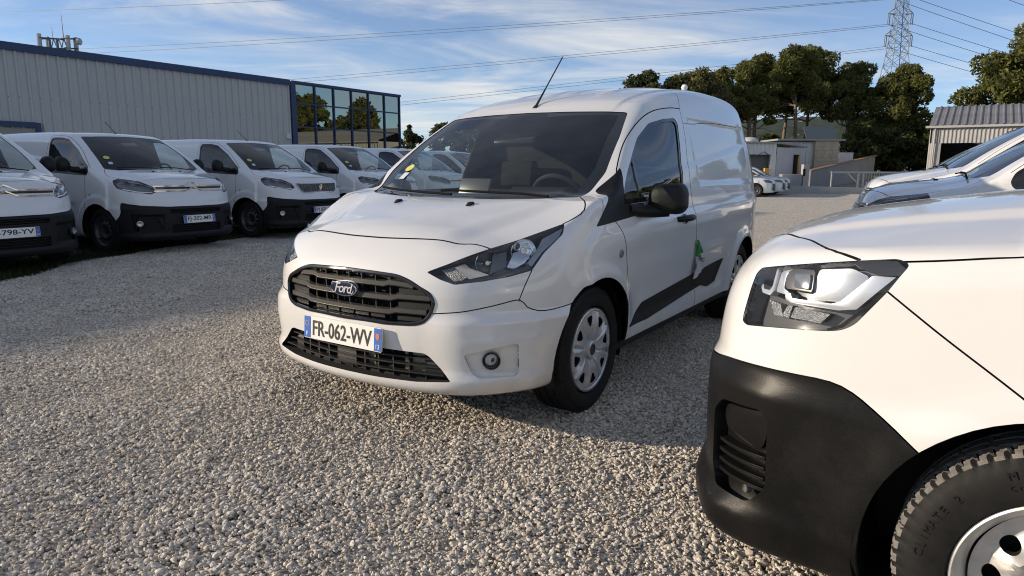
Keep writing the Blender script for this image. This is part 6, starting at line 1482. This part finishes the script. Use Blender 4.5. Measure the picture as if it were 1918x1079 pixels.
def tree(name, loc, H, cr, label, seed, m=PINE, base=.45, per=240, size=.30, lean=(0, 0), group=None, wide=1.0, cat='tree', r0=.22, flat=.75, nc=18):
    """trunk with limbs reaching into a crown of leaf clumps.  H height, cr crown radius, base where the crown starts"""
    rng = random.Random(seed); root = empty(name, loc); tag(root, label, cat, group)
    top = Vector((lean[0], lean[1], H*.86)); tr = []; n = 9
    for k in range(n):
        t = k/(n-1); tr.append(Vector((lean[0]*t**1.4+.18*math.sin(t*5+seed)*t, lean[1]*t**1.4+.15*math.cos(t*4+seed)*t, H*.88*t)))
    b = MB(); b.tube(tr, [r0*(1-.8*(k/(n-1)))+.03 for k in range(n)], 8); b.build('trunk', BARK, root, smooth=60)
    clumps = []; 
    z0 = H*base
    for k in range(nc):
        t = (k+.5)/nc; z = z0+(H-z0)*(.10+.85*t); prof = math.sin(math.pi*min(1, .22+.78*t)**.85)**.7
        a = k*2.4+rng.uniform(-.7, .7); rr = cr*prof*rng.uniform(.35, 1.12)*wide; z += rng.uniform(-.06, .06)*H; r_ = cr*rng.uniform(.24, .38)*(1.0 if t < .8 else .9)
        i = min(n-1, int(t*.8*n)); c = tr[i]; clumps.append((c.x+rr*math.cos(a), c.y+rr*math.sin(a), z, r_))
    for k in range(max(3, nc//4)): t = rng.random(); i = min(n-1, int((base+(1-base)*t)*n)); c = tr[i]; clumps.append((c.x+rng.uniform(-.3, .3)*cr, c.y+rng.uniform(-.3, .3)*cr, z0+(H-z0)*(.25+.65*t), cr*.34))
    lb = MB(); dead = MB(); nd = 0
    for (x, y, z, r_) in clumps[:nc]:
        i = max(1, min(n-2, int((z-r_*.7)/(H*.88)*(n-1)))); s = tr[i]; e = Vector((x, y, z-r_*.15)); mid = s.lerp(e, .5)+Vector((0, 0, -.12*(e-s).length)); lb.tube([s, mid, e], [r0*.34, r0*.24, r0*.09], 5)
        for q in range(2): d = Vector((rng.uniform(-1, 1), rng.uniform(-1, 1), rng.uniform(-.2, .8)))*r_*.7; lb.tube([mid, e+d], [r0*.14, r0*.04], 4)
    if z0 > 3:
        for q in range(3): s = tr[min(n-2, 3+q)]; a = rng.uniform(0, 6.28); lb.tube([s, s+Vector((math.cos(a)*1.2, math.sin(a)*1.2, .1)), s+Vector((math.cos(a)*2.2, math.sin(a)*2.2, -.3))], [.05, .035, .012], 4)
    lb.build('limb', BARK, root, smooth=60, merge=False)['kind'] = 'stuff'
    V, Q = foliage(clumps, per, size, seed, flat); c = link('crown', mesh_np('crown', V, Q, m), root); c['kind'] = 'stuff'
    return root
GP = 'tall pines behind the workshop'
for i, (x, y, H, cr, base, lean, lab) in enumerate((
        (19.2, 67, 10.0, 2.4, .45, (.3, 0), 'leftmost tall pine, beside the rear edge of the middle van\'s roof'), (21.6, 63, 9.4, 2.2, .42, (-.5, 0), 'slim pine second from the left in the back row'),
        (23.6, 68, 11.4, 3.0, .45, (.2, 0), 'pine third from the left with a pale straight trunk'), (26.6, 65, 11.7, 2.9, .45, (-.4, 0), 'tallest pine in the middle of the back row'),
        (29.0, 69, 12.0, 3.1, .48, (.8, 0), 'broad pine right of the tallest one, trunk leaning right'), (31.6, 66, 10.4, 2.5, .42, (1.0, 0), 'thinner pine with bare twigs left of the pylon'),
        (34.6, 64, 9.8, 3.2, .28, (1.6, 0), 'big leaning pine just below the pylon'), (37.6, 67, 7.0, 2.6, .15, (.5, 0), 'short dense pine at the right end of the back row'), (28.2, 72, 10.8, 2.4, .5, (.2, 0), 'pine half hidden behind the two tallest ones'))):
    tree('pine_tree', (x, y, .8), H, cr, lab, 11+i*7, PINE, base+.06, 900, .135, lean, GP, nc=25)
tree('pine_tree', (44.6, 58, 0), 13.6, 4.6, 'huge spreading pine behind the hangar at the right edge', 201, PINE, .30, 420, .19, (-1.0, 0), wide=1.25, r0=.35, nc=44)
for i, (x, y, H, cr, lab) in enumerate(((11.3, 60, 9.5, 3.0, 'small round tree showing just above the middle van\'s roof'), (14.4, 60, 9.3, 3.0, 'olive-green tree behind the ball lamp'), (16.9, 62, 9.7, 3.0, 'olive-green tree right of the ball lamp'))):
    tree('broadleaf_tree', (x, y, 0), H, cr, lab, 300+i, OLIVE if i else DARKG, .3, 420, .17, nc=30, wide=1.1)
for i, (x, y, H, cr, lab) in enumerate(((-9.6, 66, 4.9, 1.6, 'dark bush at the end of the glass facade'), (-6.9, 70, 5.9, 1.9, 'dark tree between the glass facade and the middle van'), (-4.6, 66, 6.3, 2.2, 'larger dark tree touching the middle van\'s windscreen pillar'))):
    tree('broadleaf_tree', (x, y, 0), H, cr, lab, 340+i, DARKG, .15, 300, .22, nc=18)
tree('cypress', (-10.9, 72, 0), 5.6, .75, 'small pointed cypress near the glass facade', 350, DARKG, .06, 700, .18, wide=.6, nc=16)
for i, (x, y, H, cr, lab) in enumerate(((33.0, 61, 4.6, 2.4, 'dark shrub mass under the leaning pine'), (36.6, 60, 4.4, 2.3, 'dark shrub beside the hangar\'s left corner'), (30.2, 60, 4.8, 2.2, 'round shrub behind the beige block'), (40.0, 61, 5.8, 2.2, 'dark bushy tree touching the hangar roof'), (27.5, 74, 4.6, 2.6, 'shrub between the pine trunks'), (22.5, 75, 4.6, 2.6, 'shrub behind the white workshop roof'), (17.5, 74, 4.8, 2.6, 'shrub left of the pine trunks'), (33.0, 76, 5.0, 2.8, 'shrub behind the pylon-side pines'))):
    tree('shrub', (x, y, .5), H, cr, lab, 380+i, DARKG, .05, 260, .24, cat='shrub', nc=16)
for i, (x, y, H, cr) in enumerate(((52, 36, 12.5, 4.2), (57, 41, 11, 4.0), (50, 47, 10, 3.6))):
    tree('pine_tree', (x, y, 0), H, cr, ('pine mirrored in the left of the glass facade', 'pine mirrored in the middle of the glass facade', 'pine mirrored in the right of the glass facade')[i], 420+i, PINE, .3, 220, .34, nc=24)
# far wooded hill
def build_hill():
    nx, ny = 120, 14; rng = np.random.default_rng(3); V = []; 
    xs = np.linspace(-700, 1300, nx); ys = np.linspace(820, 1250, ny); ph = rng.random(8)*6
    for j, y in enumerate(ys):
        for x in xs:
            h_ = (22+62*float(sst(100, 420, x))+10*math.sin(x/260+1.0)+6*math.sin(x/97+2)+3*math.sin(x/41+ph[0]))*sst(0, 1, np.clip((y-820)/300, 0, 1)); V.append((x, y, float(h_)+rng.random()*1.6-3))
    Q = [(j*nx+i, j*nx+i+1, (j+1)*nx+i+1, (j+1)*nx+i) for j in range(ny-1) for i in range(nx-1)]
    me = bpy.data.meshes.new('hill'); me.from_pydata(V, [], Q); me.materials.append(mat('hill_forest', (.035, .050, .030), .95, var=.5, vscale=.06, bump=1.0, bscale=.4)); me.shade_smooth(); tag(link('hill', me), kind='structure')
build_hill()
def ball_lamp():
    root = empty('lamp_post', (7.35, 30, 0)); tag(root, 'slim lamp post with a white globe behind the middle van\'s roof', 'lamp post')
    b = MB(); b.tube([(0, 0, 0), (0, 0, 4.6)], [.06, .045], 10); b.build('post', mat('lamp_pole', (.5, .5, .48), .5), root); b = MB(); b.lathe([(0, -.14), (.10, -.11), (.145, 0), (.10, .11), (0, .145)], 20, 'z', (0, 0, 4.72)); b.build('globe', mat('globe_white', (.8, .8, .78), .3), root)
ball_lamp()
# ---------------------------------------------------------------- loose stones (geometry nodes on a patch of ground)
def stone_mat():
    m = bpy.data.materials.new('gravel_stone'); m.use_nodes = True; t = m.node_tree; b = t.nodes['Principled BSDF']; N = t.nodes.new; K = t.links.new
    b.inputs['Roughness'].default_value = .9; b.inputs['Specular IOR Level'].default_value = .25
    oi = N('ShaderNodeObjectInfo'); cr = N('ShaderNodeValToRGB'); e = cr.color_ramp.elements; e[0].position = 0; e[0].color = (.27, .235, .19, 1); e[1].position = 1; e[1].color = (.73, .665, .56, 1)
    for p, c in ((.22, (.47, .42, .35, 1)), (.5, (.56, .50, .42, 1)), (.8, (.63, .565, .465, 1)), (.9, (.53, .50, .46, 1))): q = e.new(p); q.color = c
    K(oi.outputs['Random'], cr.inputs[0])
    tc = N('ShaderNodeTexCoord'); no = N('ShaderNodeTexNoise'); no.inputs['Scale'].default_value = 130; no.inputs['Detail'].default_value = 4; K(tc.outputs['Object'], no.inputs['Vector'])
    r = N('ShaderNodeMapRange'); r.inputs[1].default_value = .3; r.inputs[2].default_value = .7; r.inputs[3].default_value = .86; r.inputs[4].default_value = 1.22; K(no.outputs['Fac'], r.inputs[0])
    v = N('ShaderNodeVectorMath'); v.operation = 'SCALE'; K(cr.outputs[0], v.inputs[0]); K(r.outputs[0], v.inputs['Scale']); K(v.outputs[0], b.inputs['Base Color'])
    return m
STONE = stone_mat()
def gravel_patch(name, pts, density, smin_, smax_, seed, label):
    me = bpy.data.meshes.new(name); me.from_pydata([(x, y, -.008) for x, y in pts], [], [list(range(len(pts)))]); o = link(name, me); tag(o, label, 'gravel', kind='stuff')
    g = bpy.data.node_groups.new(name, 'GeometryNodeTree'); g.interface.new_socket('Geometry', in_out='INPUT', socket_type='NodeSocketGeometry'); g.interface.new_socket('Geometry', in_out='OUTPUT', socket_type='NodeSocketGeometry')
    N = g.nodes.new; K = g.links.new; gi = N('NodeGroupInput'); go = N('NodeGroupOutput')
    d = N('GeometryNodeDistributePointsOnFaces'); d.inputs['Density'].default_value = density; d.inputs['Seed'].default_value = seed; K(gi.outputs[0], d.inputs['Mesh'])
    off = N('FunctionNodeRandomValue'); off.data_type = 'FLOAT_VECTOR'; off.inputs[0].default_value = (0, 0, -.004); off.inputs[1].default_value = (0, 0, .010); off.inputs['Seed'].default_value = 9
    sp = N('GeometryNodeSetPosition'); K(d.outputs['Points'], sp.inputs['Geometry']); K(off.outputs[0], sp.inputs['Offset'])
    jn = N('GeometryNodeJoinGeometry')
    for k in range(7):
        ic = N('GeometryNodeMeshIcoSphere'); ic.inputs['Radius'].default_value = .0112 if k < 4 else .0098; ic.inputs['Subdivisions'].default_value = 1 if k < 4 else 2
        no = N('ShaderNodeTexNoise'); no.noise_dimensions = '4D'; no.inputs['W'].default_value = k*3.7; no.inputs['Scale'].default_value = 62; no.inputs['Detail'].default_value = 1
        sb = N('ShaderNodeVectorMath'); sb.operation = 'SUBTRACT'; sb.inputs[1].default_value = (.5, .5, .5); K(no.outputs['Color'], sb.inputs[0])
        sc = N('ShaderNodeVectorMath'); sc.operation = 'SCALE'; sc.inputs['Scale'].default_value = .020; K(sb.outputs[0], sc.inputs[0])
        s2 = N('GeometryNodeSetPosition'); K(ic.outputs['Mesh'], s2.inputs['Geometry']); K(sc.outputs[0], s2.inputs['Offset'])
        tr = N('GeometryNodeTransform'); tr.inputs['Scale'].default_value = ((1.25, .9, .62), (1, 1, .8), (1.5, .8, .6), (1.1, .95, .7), (.95, 1.2, .55), (1.35, 1.0, .75), (1, .8, .8))[k]; K(s2.outputs[0], tr.inputs['Geometry'])
        ms = N('GeometryNodeSetMaterial'); ms.inputs['Material'].default_value = STONE; K(tr.outputs[0], ms.inputs['Geometry'])
        ti = N('GeometryNodeGeometryToInstance'); K(ms.outputs[0], ti.inputs[0]); K(ti.outputs[0], jn.inputs[0])
    ip = N('GeometryNodeInstanceOnPoints'); K(sp.outputs[0], ip.inputs['Points']); K(jn.outputs[0], ip.inputs['Instance']); ip.inputs['Pick Instance'].default_value = True
    ri = N('FunctionNodeRandomValue'); ri.data_type = 'INT'; ri.inputs[4].default_value = 0; ri.inputs[5].default_value = 6; ri.inputs['Seed'].default_value = 3; K(ri.outputs[2], ip.inputs['Instance Index'])
    ro = N('FunctionNodeRandomValue'); ro.data_type = 'FLOAT_VECTOR'; ro.inputs[0].default_value = (-.6, -.6, 0); ro.inputs[1].default_value = (.6, .6, 6.283); ro.inputs['Seed'].default_value = 5; K(ro.outputs[0], ip.inputs['Rotation'])
    rs = N('FunctionNodeRandomValue'); rs.data_type = 'FLOAT'; rs.inputs[2].default_value = 0; rs.inputs[3].default_value = 1; rs.inputs['Seed'].default_value = 7
    pw = N('ShaderNodeMath'); pw.operation = 'POWER'; pw.inputs[1].default_value = 2.2; K(rs.outputs[1], pw.inputs[0])
    mr = N('ShaderNodeMapRange'); mr.inputs[3].default_value = smin_; mr.inputs[4].default_value = smax_; K(pw.outputs[0], mr.inputs[0]); 
    po = N('GeometryNodeInputPosition'); pn = N('ShaderNodeTexNoise'); pn.inputs['Scale'].default_value = 1.6; pn.inputs['Detail'].default_value = 3; K(po.outputs[0], pn.inputs['Vector'])
    pr = N('ShaderNodeMapRange'); pr.inputs[1].default_value = .35; pr.inputs[2].default_value = .65; pr.inputs[3].default_value = .72; pr.inputs[4].default_value = 1.12; K(pn.outputs['Fac'], pr.inputs[0])
    pm_ = N('ShaderNodeMath'); pm_.operation = 'MULTIPLY'; K(mr.outputs[0], pm_.inputs[0]); K(pr.outputs[0], pm_.inputs[1]); K(pm_.outputs[0], ip.inputs['Scale'])
    hz = N('ShaderNodeMapRange'); hz.inputs[1].default_value = .3; hz.inputs[2].default_value = .7; hz.inputs[3].default_value = -.010; hz.inputs[4].default_value = .008; K(pn.outputs['Fac'], hz.inputs[0]); hc = N('ShaderNodeCombineXYZ'); K(hz.outputs[0], hc.inputs[2]); ha = N('ShaderNodeVectorMath'); ha.operation = 'ADD'; K(off.outputs[0], ha.inputs[0]); K(hc.outputs[0], ha.inputs[1]); K(ha.outputs[0], sp.inputs['Offset'])
    K(ip.outputs[0], go.inputs[0]); md = o.modifiers.new('stones', 'NODES'); md.node_group = g
    me.materials.append(STONE); return o
gravel_patch('gravel', [(-2.6, 1.0), (2.2, 1.0), (3.0, 2.6), (4.2, 5.6), (-5.6, 5.6), (-5.0, 4.2)], 12500, .38, 1.12, 1, 'loose pale limestone gravel in the foreground')
gravel_patch('gravel', [(-5.6, 5.6), (4.2, 5.6), (7.5, 11.0), (-5.0, 11.0), (-5.35, 10.4), (-5.6, 8.8), (-5.5, 7.3)], 5200, .48, 1.2, 2, 'gravel around and beyond the middle van')
def grass():
    rng = np.random.default_rng(4); V = []; F_ = []; pts = []
    for i in range(len(VERGE)-3):
        a = np.array(VERGE[i+1]); b = np.array(VERGE[i+2]); n = int(np.linalg.norm(b-a)*1100)
        if a[1] < 1.5: continue
        t = rng.random(n)[:, None]; q = a+(b-a)*t; q[:, 0] -= np.abs(rng.normal(0, .35, n))-.06+.15*np.sin(q[:, 1]*3.1)*rng.random(n); q[:, 1] += rng.normal(0, .1, n); pts.append(q)
    P = np.concatenate(pts); n = len(P); h_ = .02+.05*rng.random(n)**1.5; a = rng.random(n)*6.28; w_ = .0035+.003*rng.random(n); lx = rng.normal(0, .025, n); ly = rng.normal(0, .025, n)
    B = np.stack([P[:, 0], P[:, 1], np.zeros(n)], 1); D = np.stack([np.cos(a)*w_, np.sin(a)*w_, np.zeros(n)], 1); T = B+np.stack([lx, ly, h_], 1); M_ = B+np.stack([lx*.35, ly*.35, h_*.6], 1)
    V = np.stack([B-D, B+D, M_+D*.8, M_-D*.8, T+D*.15, T-D*.15], 1).reshape(-1, 3); k = np.arange(n)*6; Q = np.concatenate([np.stack([k, k+1, k+2, k+3], 1), np.stack([k+3, k+2, k+4, k+5], 1)])
    o = link('grass', mesh_np('grass', V, Q, leaf_mat('grass_blades', (.030, .042, .013)))); tag(o, 'thin strip of grass in front of the left row of vans', 'grass', kind='stuff')
grass()
